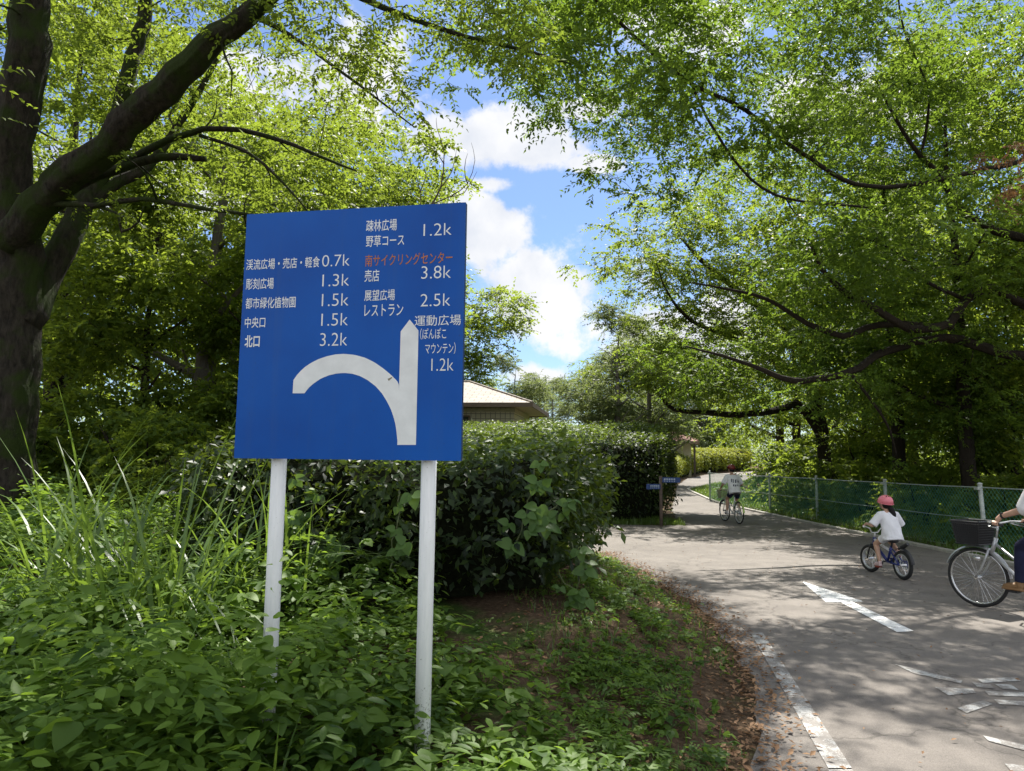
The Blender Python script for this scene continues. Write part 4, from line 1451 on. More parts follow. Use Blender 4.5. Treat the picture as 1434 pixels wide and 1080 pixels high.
# ------------------------------------------------------------------ hedges
def hedge(name, label, outline, ztop, mat, leaf, dens, seed, zbot=0.15, group=None, ragged=0.12, undercut=0.25, sprigs=0):
    """outline: ground polygon; ztop(x, y): height of the clipped top"""
    g = np.random.default_rng(seed)
    P = np.array(outline, float)
    c = P.mean(0)
    o = thing(name, label, 'hedge', (c[0], c[1], 0), 0, group)
    # lumpy near-black filler body, stands in for the shade between the leaves
    n = len(P)
    ring = []
    for i in range(n):
        a, b = P[i], P[(i + 1) % n]
        k = max(2, int(np.linalg.norm(b - a) / 0.3))
        ring += [a + (b - a) * j / k for j in range(k)]
    ring = np.array(ring)
    inn = c + (ring - c) * (1 - 0.22 / np.maximum(np.linalg.norm(ring - c, axis=1), 0.6))[:, None]
    m = len(inn)
    V, F = [], []
    levels = [0.0, 0.25, 0.5, 0.75, 0.93, 1.0]
    for li, f in enumerate(levels):
        for p in inn:
            zt = float(ztop(*p)) - 0.18
            z0 = tz(*p) + zbot * 0.4
            q = p
            if f < 0.3:
                q = c + (p - c) * (1 - undercut * (0.3 - f) / max(np.linalg.norm(p - c), 0.8))
            if f == 1.0:
                q = c + (p - c) * 0.93
            q = q + g.normal(0, 0.03, 2)
            V.append((q[0], q[1], z0 + (zt - z0) * f + g.normal(0, 0.02)))
    for li in range(len(levels) - 1):
        for k in range(m):
            k2 = (k + 1) % m
            F.append((li * m + k, li * m + k2, (li + 1) * m + k2, (li + 1) * m + k))
    V.append((c[0], c[1], float(ztop(*c)) - 0.2))
    for k in range(m):
        F.append(((len(levels) - 1) * m + k, (len(levels) - 1) * m + (k + 1) % m, len(V) - 1))
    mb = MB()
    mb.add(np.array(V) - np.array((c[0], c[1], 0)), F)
    mb.build('shade_core', M['hedge_core'], o)
    # leaves over sides and top; dark tint on the sides paints their shade
    L = Leaves(leaf_template(2, 0.5, 0.10, 0.18))
    per = np.linalg.norm(np.roll(P, -1, 0) - P, axis=1)
    for i in range(n):
        a, b = P[i], P[(i + 1) % n]
        tdir = (b - a) / per[i]
        nrm = np.array((tdir[1], -tdir[0]))
        if np.dot(nrm, (a + b) / 2 - c) < 0:
            nrm = -nrm
        zm = float(ztop(*((a + b) / 2)))
        k = int(dens * per[i] * zm)
        t = g.uniform(-0.01, 1.01, k)
        xy = a + (b - a) * t[:, None]
        lump = 0.10 * np.sin(t * per[i] * 3.1 + i) + 0.06 * np.sin(t * per[i] * 7.7 + 2 * i)
        zt = ztop(xy[:, 0], xy[:, 1])
        zg = terrain(xy[:, 0], xy[:, 1])
        f = g.uniform(0, 1, k) ** 0.9
        z = zg + zbot + (zt - zg - zbot) * f
        inset = g.exponential(0.07, k) - ragged * g.uniform(0, 1, k) - lump + undercut * np.clip(0.35 - f, 0, 1) * 1.2
        inset += 0.18 * np.clip((f - 0.85) / 0.15, 0, 1) ** 2
        base = np.stack([xy[:, 0] - nrm[0] * inset, xy[:, 1] - nrm[1] * inset, z], 1)
        out = np.array((nrm[0], nrm[1], 0.0))
        xd = unit(out * 0.5 + g.normal(0, 0.65, (k, 3)) + np.array((0, 0, -0.15)))
        zd = unit(out * 0.55 + np.array((0, 0, 0.75)) + g.normal(0, 0.4, (k, 3)))
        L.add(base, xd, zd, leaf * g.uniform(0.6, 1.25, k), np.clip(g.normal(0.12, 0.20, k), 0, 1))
    # top leaves, sunlight painted in by a lighter tint
    lo, hi = P.min(0), P.max(0)
    k = int(dens * 1.15 * (hi[0] - lo[0]) * (hi[1] - lo[1]))
    x, y = g.uniform(lo[0], hi[0], k), g.uniform(lo[1], hi[1], k)
    ok = in_poly(x, y, P)
    x, y = x[ok], y[ok]
    k = len(x)
    z = ztop(x, y) - g.exponential(0.06, k) + ragged * 0.7 * g.uniform(0, 1, k) ** 3 + 0.05 * np.sin(x * 3 + y * 2)
    xd = unit(np.stack([g.normal(0, 1, k), g.normal(0, 1, k), g.normal(0.15, 0.35, k)], 1))
    zd = unit(np.stack([g.normal(0, 0.4, k), g.normal(0, 0.4, k), np.ones(k)], 1))
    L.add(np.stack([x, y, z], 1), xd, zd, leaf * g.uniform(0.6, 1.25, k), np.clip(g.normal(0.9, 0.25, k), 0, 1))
    if sprigs:
        i = g.integers(0, len(ring), sprigs)
        f = g.uniform(0.25, 0.9, sprigs)
        q = ring[i]
        zt = ztop(q[:, 0], q[:, 1])
        zg = terrain(q[:, 0], q[:, 1])
        cc = np.stack([q[:, 0], q[:, 1], zg + (zt - zg) * f], 1)
        tx, ty = g.uniform(lo[0], hi[0], sprigs), g.uniform(lo[1], hi[1], sprigs)
        kk = in_poly(tx, ty, P)
        ct = np.stack([tx, ty, ztop(tx, ty) - 0.12], 1)[kk][::3]
        spray_leaves(L, np.concatenate([cc, ct]), g.uniform(0.18, 0.38, len(cc) + len(ct)), g, 3, 9, leaf * 1.05, vz=0.8, tint_hi=0.4)
    link('foliage', L.mesh('foliage', mat, True), o).location = (-c[0], -c[1], 0)
    return o


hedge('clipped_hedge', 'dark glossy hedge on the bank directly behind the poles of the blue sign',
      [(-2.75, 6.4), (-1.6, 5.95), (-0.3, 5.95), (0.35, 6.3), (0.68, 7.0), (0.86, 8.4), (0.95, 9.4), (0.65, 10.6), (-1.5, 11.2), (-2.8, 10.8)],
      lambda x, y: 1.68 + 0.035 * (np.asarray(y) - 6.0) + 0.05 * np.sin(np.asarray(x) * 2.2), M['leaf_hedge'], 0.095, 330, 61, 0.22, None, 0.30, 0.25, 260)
hedge('clipped_hedge', 'tall sun-topped hedge on the far side of the side road behind the small signpost',
      [(-6.5, 19.4), (-2, 19.3), (1.5, 19.2), (4.0, 19.3), (4.45, 20.2), (4.9, 22.6), (4.2, 24.6), (-6.5, 24.6)],
      lambda x, y: 2.15 + 0.15 * (np.asarray(y) - 19.2) + 0.06 * np.sin(np.asarray(x) * 1.7), M['leaf_hedge'], 0.10, 330, 62, 0.25, None, 0.2, 0.25, 200)
GOLD_TOP = lambda x, y: 1.35 + rise(y) + 0.35 * np.clip(np.interp(y, (32, 43, 52, 60, 70, 76), (7.3, 10.0, 12.8, 16.5, 24, 36)) - np.asarray(x), 0, 2.2)
hedge('clipped_hedge', 'golden yellow-green clipped hedge at the distant bend of the path',
      [(9.6, 42.6), (12.5, 52.2), (16.0, 60.2), (14.0, 61.4), (10.4, 53.2), (7.6, 43.4)], GOLD_TOP, M['leaf_gold'], 0.17, 120, 63, 0.3)
hedge('clipped_hedge', 'farthest stretch of yellow-green hedge where the path turns out of sight',
      [(16.4, 60.8), (23.8, 70.6), (22.2, 72.4), (14.6, 62.2)], GOLD_TOP, M['leaf_gold'], 0.19, 90, 64, 0.3)


# --- vines over the near hedge
LEAF_H = leaf_template(5, 0.85, 0.06, 0.18, 'heart')
LEAF_O = leaf_template(5, 0.50, 0.10, 0.16, 'ovate')
LEAF_N = leaf_template(4, 0.34, 0.10, 0.18, 'lens')


def vine(label, strands, Y, seed, size):
    g = np.random.default_rng(seed)
    p0 = at(*strands[0][0], Y)
    o = thing('climbing_vine', label, 'vine', (p0.x, p0.y, 0), 0, 'vines on the dark hedge')
    mb = MB()
    L = Leaves(LEAF_H)
    for st in strands:
        pts = [at(px, py, Y + 0.0) for px, py in st]
        P, R = smooth_path(pts, [0.005] * len(pts), 0.06)
        P = P + g.normal(0, 0.01, P.shape)
        mb.tube(P - np.array((p0.x, p0.y, 0)), R, 5)
        for q in P:
            if g.uniform() < 0.35:
                continue
            out = np.array((0.15, -1.0, 0.25)) + g.normal(0, 0.25, 3)
            stalk = q + unit(out + g.normal(0, 0.5, 3)) * 0.06 + np.array((g.normal(0, 0.07), 0, g.normal(0, 0.04)))
            a = g.uniform(-1.2, 1.2)
            big = g.uniform(0.6, 1.2)
            for k, da in enumerate((-1.25, 0.0, 1.25)):
                xd = np.array((math.sin(a + da), -0.35, -math.cos(a + da)))
                if k == 1:
                    xd = xd * 1.1
                L.add([stalk + np.array((math.sin(a + da) * 0.01, 0, 0))], [xd], [out + g.normal(0, 0.25, 3) + np.array((0, 0, 0.5))], [size * big * g.uniform(0.85, 1.1)], [g.uniform(0.3, 1)])
    mb.build('stem', M['stem'], o)
    link('foliage', L.mesh('foliage', M['leaf_vine'], True), o).location = (-p0.x, -p0.y, 0)


vine('light green three-leaved vine hanging on the dark hedge just right of the left pole', [[(425, 665), (440, 700), (436, 760), (455, 800)], [(400, 720), (412, 770), (408, 820)], [(450, 730), (462, 770)]], 5.70, 71, 0.095)
vine('light green vine on the dark hedge just left of the right pole', [[(562, 690), (556, 730), (550, 770), (545, 800)], [(575, 760), (560, 775)]], 5.62, 72, 0.10)
vine('light green broad-leaved vine on the dark hedge right of the right pole', [[(750, 655), (742, 690), (735, 730), (720, 765)], [(805, 700), (785, 705), (765, 720), (735, 730)]], 5.85, 73, 0.115)
vine('trailing vine at the lower right corner of the dark hedge', [[(800, 760), (812, 800), (800, 850)], [(780, 790), (790, 815), (806, 825)]], 6.05, 74, 0.10)


# ------------------------------------------------------------------ ground vegetation
def herb_batch(xy, kinds, g, hmap, store):
    """xy: positions; each plant becomes a few leaves on a stem"""
    for (x, y), kd in zip(xy, kinds):
        z = tz(x, y)
        h = hmap(x, y) * g.uniform(0.5, 1.1) * (1 + 0.35 * math.sin(x * 2.9 + 1.3 * math.sin(y * 2.3)) * math.cos(y * 2.7 + x))
        lean = g.normal(0, 0.22, 2)
        if kd == 'pinnate':
            L = store['narrow']
            for s in range(g.integers(2, 5)):
                a = g.uniform(0, 6.28)
                root = np.array((x, y, z + h * g.uniform(0.15, 0.75)))
                dirn = np.array((math.cos(a), math.sin(a), g.uniform(0.1, 0.6)))
                ln = g.uniform(0.16, 0.30) * (1.0 if hmap(x, y) > 0.2 else 0.55)
                np_ = g.integers(4, 7)
                side = np.cross(dirn, (0, 0, 1.0))
                side /= np.linalg.norm(side)
                B, X, Zz, S, Tt = [], [], [], [], []
                tn = g.uniform(0, 1)
                for k in range(np_):
                    t = (k + 1) / np_
                    b = root + dirn * ln * t + np.array((0, 0, -0.25 * ln * t * t))
                    for sg in (-1, 1):
                        B.append(b)
                        X.append(dirn * 0.35 + side * sg + g.normal(0, 0.12, 3) + np.array((0, 0, -0.15)))
                        Zz.append(np.array((0, 0, 1.0)) + g.normal(0, 0.22, 3))
                        S.append(ln * 0.34 * g.uniform(0.8, 1.15))
                        Tt.append(np.clip(tn + g.normal(0, 0.15), 0, 1))
                B.append(root + dirn * ln)
                X.append(dirn + np.array((0, 0, -0.4)))
                Zz.append((0.1, 0, 1.0))
                S.append(ln * 0.36)
                Tt.append(tn)
                L.add(B, X, Zz, S, Tt)
        elif kd == 'tri':
            L = store['heart']
            for s in range(g.integers(2, 5)):
                a = g.uniform(0, 6.28)
                root = np.array((x, y, z)) + np.array((math.cos(a) * 0.1, math.sin(a) * 0.1, h * g.uniform(0.4, 1.0)))
                tn = g.uniform(0, 1)
                sz = g.uniform(0.06, 0.115) * (1.0 if hmap(x, y) > 0.2 else 0.5)
                B, X, Zz, S, Tt = [], [], [], [], []
                for da in (-1.3, 0, 1.3):
                    B.append(root)
                    X.append((math.cos(a + da), math.sin(a + da), g.normal(-0.15, 0.2)))
                    Zz.append(np.array((0, 0, 1.0)) + g.normal(0, 0.25, 3))
                    S.append(sz * g.uniform(0.85, 1.15))
                    Tt.append(np.clip(tn + g.normal(0, 0.12), 0, 1))
                L.add(B, X, Zz, S, Tt)
        elif kd == 'stem':
            L = store['ovate']
            n = g.integers(7, 16)
            B, X, Zz, S, Tt = [], [], [], [], []
            tn = g.uniform(0, 1)
            sz = g.uniform(0.045, 0.10) * ((1.25 if y < 3.2 else 1.0) if hmap(x, y) > 0.2 else 0.62)
            for k in range(n):
                t = (k + 1) / n
                a = k * 2.4 + g.uniform(-0.5, 0.5)
                B.append((x + lean[0] * h * t, y + lean[1] * h * t, z + h * t))
                X.append((math.cos(a), math.sin(a), g.normal(0.05, 0.28)))
                Zz.append(np.array((0, 0, 1.0)) + g.normal(0, 0.42, 3))
                S.append(sz * (1.15 - 0.5 * t) * g.uniform(0.8, 1.3))
                Tt.append(np.clip(tn * 0.8 + 0.25 * t + g.normal(0, 0.1), 0, 1))
            L.add(B, X, Zz, S, Tt)


def scatter_cover():
    g = np.random.default_rng(81)
    store = {'narrow': Leaves(LEAF_N), 'heart': Leaves(LEAF_H), 'ovate': Leaves(LEAF_O)}

    def bank(x, y):      # 1 on the bare bank right of the sign, 0 in the thicket
        xe = np.interp(y, EDGE[:, 1], EDGE[:, 0])
        b = sstep((x - (0.10 - 0.45 * (y - 3.5))) / 0.5) if y < 6.9 else sstep((x + 1.0) / 0.6)
        return b

    def hmap(x, y):
        b = bank(x, y)
        hh = 0.40 + 0.34 * float(sstep((-0.55 - x) / 0.8))
        if y < 2.6:
            hh *= 0.80
        hh += 0.34 * math.exp(-((x + 1.3) / 0.45) ** 2 - ((y - 3.2) / 0.45) ** 2)
        return (1 - b) * hh + b * 0.09

    # thicket
    n = 0
    pts, kinds = [], []
    while n < 2700:
        y = g.uniform(1.3, 7.0)
        x = g.uniform(-0.80 * y - 0.7, 0.9)
        xe = np.interp(y, EDGE[:, 1], EDGE[:, 0])
        if g.uniform() < bank(x, y) * 0.93 or x > xe - 0.25:
            continue
        if math.hypot(x, y) < 1.7 or (2.0 < y < 3.7 and abs(x + 0.078 * y) < 0.15):
            continue
        pts.append((x, y))
        kinds.append(g.choice(['pinnate', 'tri', 'stem'], p=[0.30, 0.22, 0.48]))
        n += 1
    for k in range(130):
        pts.append((-1.28 + g.normal(0, 0.26), 3.12 + g.normal(0, 0.2)))
        kinds.append(g.choice(['stem', 'tri', 'pinnate'], p=[0.6, 0.2, 0.2]))
    herb_batch(pts, kinds, g, hmap, store)
    # farther under the trees
    pts, kinds = [], []
    while len(pts) < 1300:
        y = g.uniform(6.5, 13.0)
        x = g.uniform(-0.85 * y, -2.4)
        pts.append((x, y))
        kinds.append(g.choice(['pinnate', 'tri', 'stem'], p=[0.3, 0.2, 0.5]))
    herb_batch(pts, kinds, g, lambda x, y: 0.5, store)
    # weeds on the bank, in patches
    pts, kinds = [], []
    pc = [(0.75, 4.2), (0.95, 5.4), (0.3, 3.8), (1.2, 6.3), (0.75, 6.9), (1.3, 8.0), (1.5, 9.6), (1.6, 11.2), (0.7, 3.3), (0.5, 4.9)]
    while len(pts) < 820:
        cx, cy_ = pc[g.integers(len(pc))]
        x, y = cx + g.normal(0, 0.28), cy_ + g.normal(0, 0.4)
        xe = np.interp(y, EDGE[:, 1], EDGE[:, 0])
        if x > xe - 0.12 or y < 2.4:
            continue
        pts.append((x, y))
        kinds.append(g.choice(['pinnate', 'tri', 'stem'], p=[0.2, 0.3, 0.5]))
    s2 = {'narrow': Leaves(LEAF_N), 'heart': Leaves(LEAF_H), 'ovate': Leaves(LEAF_O)}
    herb_batch(pts, kinds, g, lambda x, y: 0.11, s2)
    # shrink the bank weeds' leaves a little by building them as their own sheet
    for nm, st in (('ground_cover', store), ('bank_weeds', s2)):
        mb_v, mb_t, Fs, off = [], [], [], 0
        for L in st.values():
            if not L.V:
                continue
            V = np.concatenate(L.V)
            k = len(V) // len(L.tv)
            Fs.append((L.tf[None] + (np.arange(k) * len(L.tv))[:, None, None]).reshape(-1, 4) + off)
            off += len(V)
            mb_v.append(V)
            mb_t.append(np.concatenate(L.T))
        o = link(nm, np_mesh(nm, np.concatenate(mb_v), np.concatenate(Fs), M['leaf_herb'], np.concatenate(mb_t), True))
        if nm == 'ground_cover':
            tag(o, 'dense knee-high thicket of green leafy weeds around the sign poles', 'weeds', kind='stuff')
        else:
            tag(o, 'patchy low green weeds on the brown bank beside the path', 'weeds', kind='stuff')


scatter_cover()


def blades(B, A, ln, w, bend, tint, seg=7):
    """curved grass blades as folded ribbons: base, azimuth, length, width, bend"""
    n = len(ln)
    V = np.zeros((n, (seg + 1) * 2, 3))
    for i in range(seg + 1):
        t = i / seg
        th = bend * t * 1.0
        r = ln * (t * np.sin(th * 0.55) * 0.85 + 0.05 * t)
        z = ln * t * np.cos(th * 0.62)
        ww = w * (1 - t ** 2.2) * (0.55 + 0.9 * min(t * 3, 1)) * 0.5 + 0.0004
        cx = B[:, 0] + np.cos(A) * r
        cy_ = B[:, 1] + np.sin(A) * r
        for s, k in ((-1, 0), (1, 1)):
            V[:, i * 2 + k, 0] = cx - np.sin(A) * ww * s
            V[:, i * 2 + k, 1] = cy_ + np.cos(A) * ww * s
            V[:, i * 2 + k, 2] = B[:, 2] + z
    f = np.array([(2 * i, 2 * i + 1, 2 * i + 3, 2 * i + 2) for i in range(seg)])
    F = (f[None] + (np.arange(n) * (seg + 1) * 2)[:, None, None]).reshape(-1, 4)
    return V.reshape(-1, 3), F, np.repeat(tint, (seg + 1) * 2)


def grass_clump(x, y, n, h, w, spread, seed, label):
    g = np.random.default_rng(seed)
    z = tz(x, y)
    A = g.uniform(0, 2 * math.pi, n)
    rr = spread * np.sqrt(g.uniform(0, 1, n))
    a2 = g.uniform(0, 2 * math.pi, n)
    B = np.stack([rr * np.cos(a2), rr * np.sin(a2), np.full(n, -0.02)], 1)
    V, F, Tn = blades(B, A, h * g.uniform(0.55, 1.12, n), w * g.uniform(0.7, 1.2, n), g.uniform(0.3, 2.6, n), g.uniform(0, 1, n), 9)
    o = link('grass_clump', np_mesh('grass_clump', V, F, M['blade'], Tn, True))
    o.location = (x, y, z)
    tag(o, label, 'grass', 'tall grass clumps left of the sign')


for a in [(-2.25, 4.6, 130, 1.85, 0.020, 0.38, 91, 'tallest clump of long arching grass blades left of the sign'),
          (-2.95, 4.9, 85, 1.6, 0.019, 0.32, 92, 'arching grass clump on the left side of the tallest clump'),
          (-1.75, 5.3, 60, 1.4, 0.017, 0.34, 93, 'grass clump between the tallest clump and the left pole'),
          (-2.7, 3.5, 40, 1.05, 0.016, 0.3, 94, 'loose grass clump near the left frame edge'),
          (-1.2, 3.5, 26, 0.75, 0.011, 0.12, 95, 'thin grass clump at the foot of the left pole'),
          (-0.9, 3.0, 20, 0.62, 0.010, 0.14, 96, 'thin grass clump in front between the two poles'),
          (-1.75, 2.9, 18, 0.75, 0.011, 0.2, 97, 'thin grass tuft in the foreground weeds at lower left')]:
    grass_clump(*a)


def scatter_grass(name, label, sampler, n, h, w, seed, mat='blade'):
    g = np.random.default_rng(seed)
    xy = sampler(g, n)
    n = len(xy)
    B = np.stack([xy[:, 0], xy[:, 1], terrain(xy[:, 0], xy[:, 1]) - 0.01], 1)
    V, F, Tn = blades(B, g.uniform(0, 6.28, n), h * g.uniform(0.4, 1.2, n), np.full(n, w) * g.uniform(0.7, 1.3, n), g.uniform(0.2, 1.9, n), g.uniform(0, 1, n), 3)
    o = link(name, np_mesh(name, V, F, M[mat], Tn, True))
    tag(o, label, 'grass', kind='stuff')


def verge(g, n):
    y = g.uniform(7, 46, n)
    re = np.interp(y, (4, 12, 18, 24, 30, 38, 41.5, 45.5, 50), (8.3, 8.2, 8.2, 8.3, 8.6, 9.4, 11.0, 13.5, 17))
    x = re + 0.13 + g.uniform(0, 1, n) ** 1.2 * 2.4
    return np.stack([x, y], 1)


scatter_grass('verge_grass', 'rough green grass between the kerb and the fence', verge, 26000, 0.22, 0.012, 98)


def bankg(g, n):
    y = g.uniform(2.6, 12.9, n)
    xe = np.interp(y, EDGE[:, 1], EDGE[:, 0])
    x = xe - 0.05 - g.uniform(0, 1, n) ** 0.9 * 2.0
    keep = (np.sin(x * 3.7 + y) + np.sin(y * 2.9 - x * 2) + g.normal(0, 0.7, n)) > 0.1
    return np.stack([x, y], 1)[keep]


scatter_grass('bank_grass', 'sparse short grass on the brown bank beside the path', bankg, 9000, 0.10, 0.006, 99)


def cornerg(g, n):
    y = 18.75 + g.uniform(0, 1, n) * 1.1
    x = g.uniform(-2, 4.6, n)
    return np.stack([x, y], 1)


scatter_grass('hedge_foot_grass', 'strip of dark grass along the foot of the tall hedge', cornerg, 5000, 0.2, 0.012, 100)


def litter():
    g = np.random.default_rng(103)
    n = 7500
    y = g.uniform(2.4, 13.0, n)
    xe = np.interp(y, EDGE[:, 1], EDGE[:, 0])
    off = np.where(g.uniform(0, 1, n) < 0.55, g.normal(0.0, 0.15, n), -g.uniform(0, 1, n) * 2.0)
    x = xe + off
    far = g.uniform(0, 1, n) < 0.10
    x = np.where(far, g.uniform(1.5, 8.0, n), x)
    y = np.where(far, g.uniform(2.5, 20, n), y)
    z = np.maximum(terrain(x, y), 0.008) + 0.008 + g.uniform(0, 0.012, n)
    a = g.uniform(0, 6.28, n)
    L = Leaves(leaf_template(2, 0.55, 0.25, -0.2))
    L.add(np.stack([x, y, z], 1), np.stack([np.cos(a), np.sin(a), g.normal(0, 0.15, n)], 1), np.stack([g.normal(0, 0.25, n), g.normal(0, 0.25, n), np.ones(n)], 1),
          g.uniform(0.022, 0.055, n) * np.where(far, 0.7, 1), g.uniform(0, 1, n))
    o = link('fallen_leaves', L.mesh('fallen_leaves', M['dead_leaf'], True))
    tag(o, 'dry brown fallen leaves strewn on the bank and the edge of the path', 'leaves', kind='stuff')


litter()

# ------------------------------------------------------------------ fence
M['fence_post'] = plain('galvanised_post', (0.42, 0.45, 0.42), 0.55, 0.3, var=0.25, vscale=14)
M['fence_mesh'] = plain('green_wire', (0.09, 0.36, 0.27), 0.45, var=0.2)
M['fence_wire'] = plain('fence_strand', (0.42, 0.47, 0.44), 0.5, 0.3)


def build_fence():
    o = thing('chain_link_fence', 'green chain-link fence with pale metal posts along the right side of the path', 'fence', (8.7, 20, 0))
    ys = [9.6, 13.2, 16.7, 20.4, 24.1, 27.8, 31.4]
    xs = [8.75, 8.7, 8.72, 8.7, 8.7, 8.72, 8.72]
    H = 1.2
    pts = [np.array((x - 8.7, y - 20, tz(x, y))) for x, y in zip(xs, ys)]
    for i, p in enumerate(pts):
        mb = MB()
        lean = (-0.06 if i == 1 else 0.0)
        top = p + np.array((lean, 0, H + 0.06))
        mb.tube([p + np.array((0, 0, -0.2)), p + np.array((lean * .5, 0, H / 2)), top], 0.038, 14)
        mb.ball(top, (0.045, 0.045, 0.03), 12, 6)
        q = mb.build('post', M['fence_post'], o, True)
        b = MB()
        b.box(p + np.array((lean - 0.05, 0, H - 0.02)), (0.06, 0.11, 0.05))
        b.build('bracket', M['fence_post'], q)
    for i in range(len(pts) - 1):
        a, b = pts[i] + np.array((-0.045, 0, 0)), pts[i + 1] + np.array((-0.045, 0, 0))
        ln = np.linalg.norm((b - a)[:2])
        d = (b - a) / ln
        mb = MB()
        pitch, z0, z1_ = 0.10, 0.06, H - 0.01
        hh = z1_ - z0
        k = 0
        s = -hh
        V, F = [], []

        def wire(s0, zz0, s1, zz1, off):
            p = a + d * s0 + np.array((off, 0, zz0))
            q = a + d * s1 + np.array((off, 0, zz1))
            r = 0.0021
            base = len(V)
            t = unit(q - p)
            n1 = np.array((1.0, 0, 0)) * r
            n2 = np.cross(t, (1, 0, 0)) * r
            for e in (p, q):
                V.extend([e + n1, e + n2, e - n1, e - n2])
            for c in range(4):
                F.append((base + c, base + (c + 1) % 4, base + 4 + (c + 1) % 4, base + 4 + c))
        while s < ln:
            s0, e0 = max(s, 0), min(s + hh, ln)
            wire(s0, z0 + (s0 - s), e0, z0 + (e0 - s), 0.0)
            wire(s0, z1_ - (s0 - s), e0, z1_ - (e0 - s), 0.004)
            s += pitch
        mb.add(V, F)
        mb.build('mesh_panel', M['fence_mesh'], o)
        for zz in (z0, 0.62, z1_ + 0.01):
            w = MB()
            mid = (a + b) / 2 + np.array((0, 0, zz - 0.012))
            w.tube([a + np.array((0, 0, zz)), mid, b + np.array((0, 0, zz))], 0.006 if zz < 1 else 0.011, 6)
            w.build('strand', M['fence_wire'], o)


build_fence()

# ------------------------------------------------------------------ buildings
M['wall_tile'] = wall_tile_mat()
M['roof_tan'] = roof_mat('tan_shingles', (0.40, 0.34, 0.29), (0.34, 0.29, 0.25))
M['roof_red'] = roof_mat('reddish_shingles', (0.30, 0.13, 0.09), (0.25, 0.11, 0.08))
M['soffit'] = plain('pale_soffit', (0.50, 0.47, 0.36), 0.7)
M['fascia'] = plain('brown_fascia', (0.16, 0.11, 0.085), 0.6)
M['dark_wood'] = plain('dark_wood', (0.06, 0.045, 0.035), 0.7)


def hip_roof(o, w, d, z0, rise, ridge_in, mat, th=0.16):
    mb = MB()
    V = [(0, 0, z0), (0, d, z0), (-w, d, z0), (-w, 0, z0), (-ridge_in, d / 2, z0 + rise), (-w + ridge_in, d / 2, z0 + rise)]
    mb.add(V, [(0, 1, 4), (1, 2, 5, 4), (2, 3, 5), (3, 0, 4, 5)])
    roof = mb.build('roof', mat, o)
    f = MB()
    for c, s in (((-w / 2, -0.0, z0 - th / 2 - 0.003), (w + 0.04, 0.04, th)), ((-w / 2, d, z0 - th / 2 - 0.003), (w + 0.04, 0.04, th)),
                 ((0.0, d / 2, z0 - th / 2 - 0.003), (0.04, d - 0.04, th)), ((-w, d / 2, z0 - th / 2 - 0.003), (0.04, d - 0.04, th))):
        f.box(c, s)
    f.build('fascia', M['fascia'], roof)
    s = MB()
    s.box((-w / 2, d / 2, z0 - 0.10), (w - 0.06, d - 0.06, 0.03))
    s.build('soffit', M['soffit'], roof)
    # ridge and hip caps
    c = MB()
    for a, b in (((-ridge_in, d / 2, z0 + rise), (-w + ridge_in, d / 2, z0 + rise)), ((0, 0, z0), (-ridge_in, d / 2, z0 + rise)), ((0, d, z0), (-ridge_in, d / 2, z0 + rise))):
        c.tube([np.array(a) + np.array((0, 0, 0.01)), np.array(b) + np.array((0, 0, 0.01))], 0.045, 8)
    c.build('ridge_cap', mat, roof)
    return roof


hut = thing('park_building', 'low beige tiled park building with a tan shingled hip roof, half hidden behind the sign', 'building', (0.76, 26.0, 0.0), R_(-8.6))
hip_roof(hut, 10.0, 6.07, 3.78, 1.12, 3.0, M['roof_tan'])
mb = MB()
mb.box((-5.0, 3.03, 1.95), (8.4, 4.4, 3.4))
wall = mb.build('wall', M['wall_tile'], hut)
mb = MB()
mb.box((-5.0, 3.03, 3.55), (8.46, 4.46, 0.14))
mb.build('wall_band', M['soffit'], wall)
for wx in (-3.2, -5.4):
    mb = MB()
    mb.box((wx, 0.80, 3.05), (1.3, 0.06, 0.5))
    w_ = mb.build('window', plain('window_glass', (0.05, 0.06, 0.06), 0.1), hut)
    f = MB()
    for c, s in (((wx, 0.78, 3.325), (1.4, 0.08, 0.05)), ((wx, 0.78, 2.775), (1.4, 0.08, 0.05)), ((wx - 0.675, 0.78, 3.05), (0.05, 0.08, 0.5)), ((wx + 0.675, 0.78, 3.05), (0.05, 0.08, 0.5))):
        f.box(c, s)
    f.build('window_frame', M['fascia'], w_)

p2 = at(979, 617, 54)
shed = thing('rest_shelter', 'distant shelter with a reddish brown roof beyond the golden hedge', 'building', (p2.x, 54.0, 0.0), R_(-14))
hip_roof(shed, 5.2, 4.0, 3.35, 0.95, 2.0, M['roof_red'], 0.2)
mb = MB()
mb.box((-2.6, 2.2, 1.6), (4.0, 2.6, 3.2))
mb.build('wall', M['soffit'], shed)
for x_ in (-0.35, -4.85):
    mb = MB()
    mb.box((x_, 0.35, 1.6), (0.16, 0.16, 3.2))
    mb.build('post', M['dark_wood'], shed)


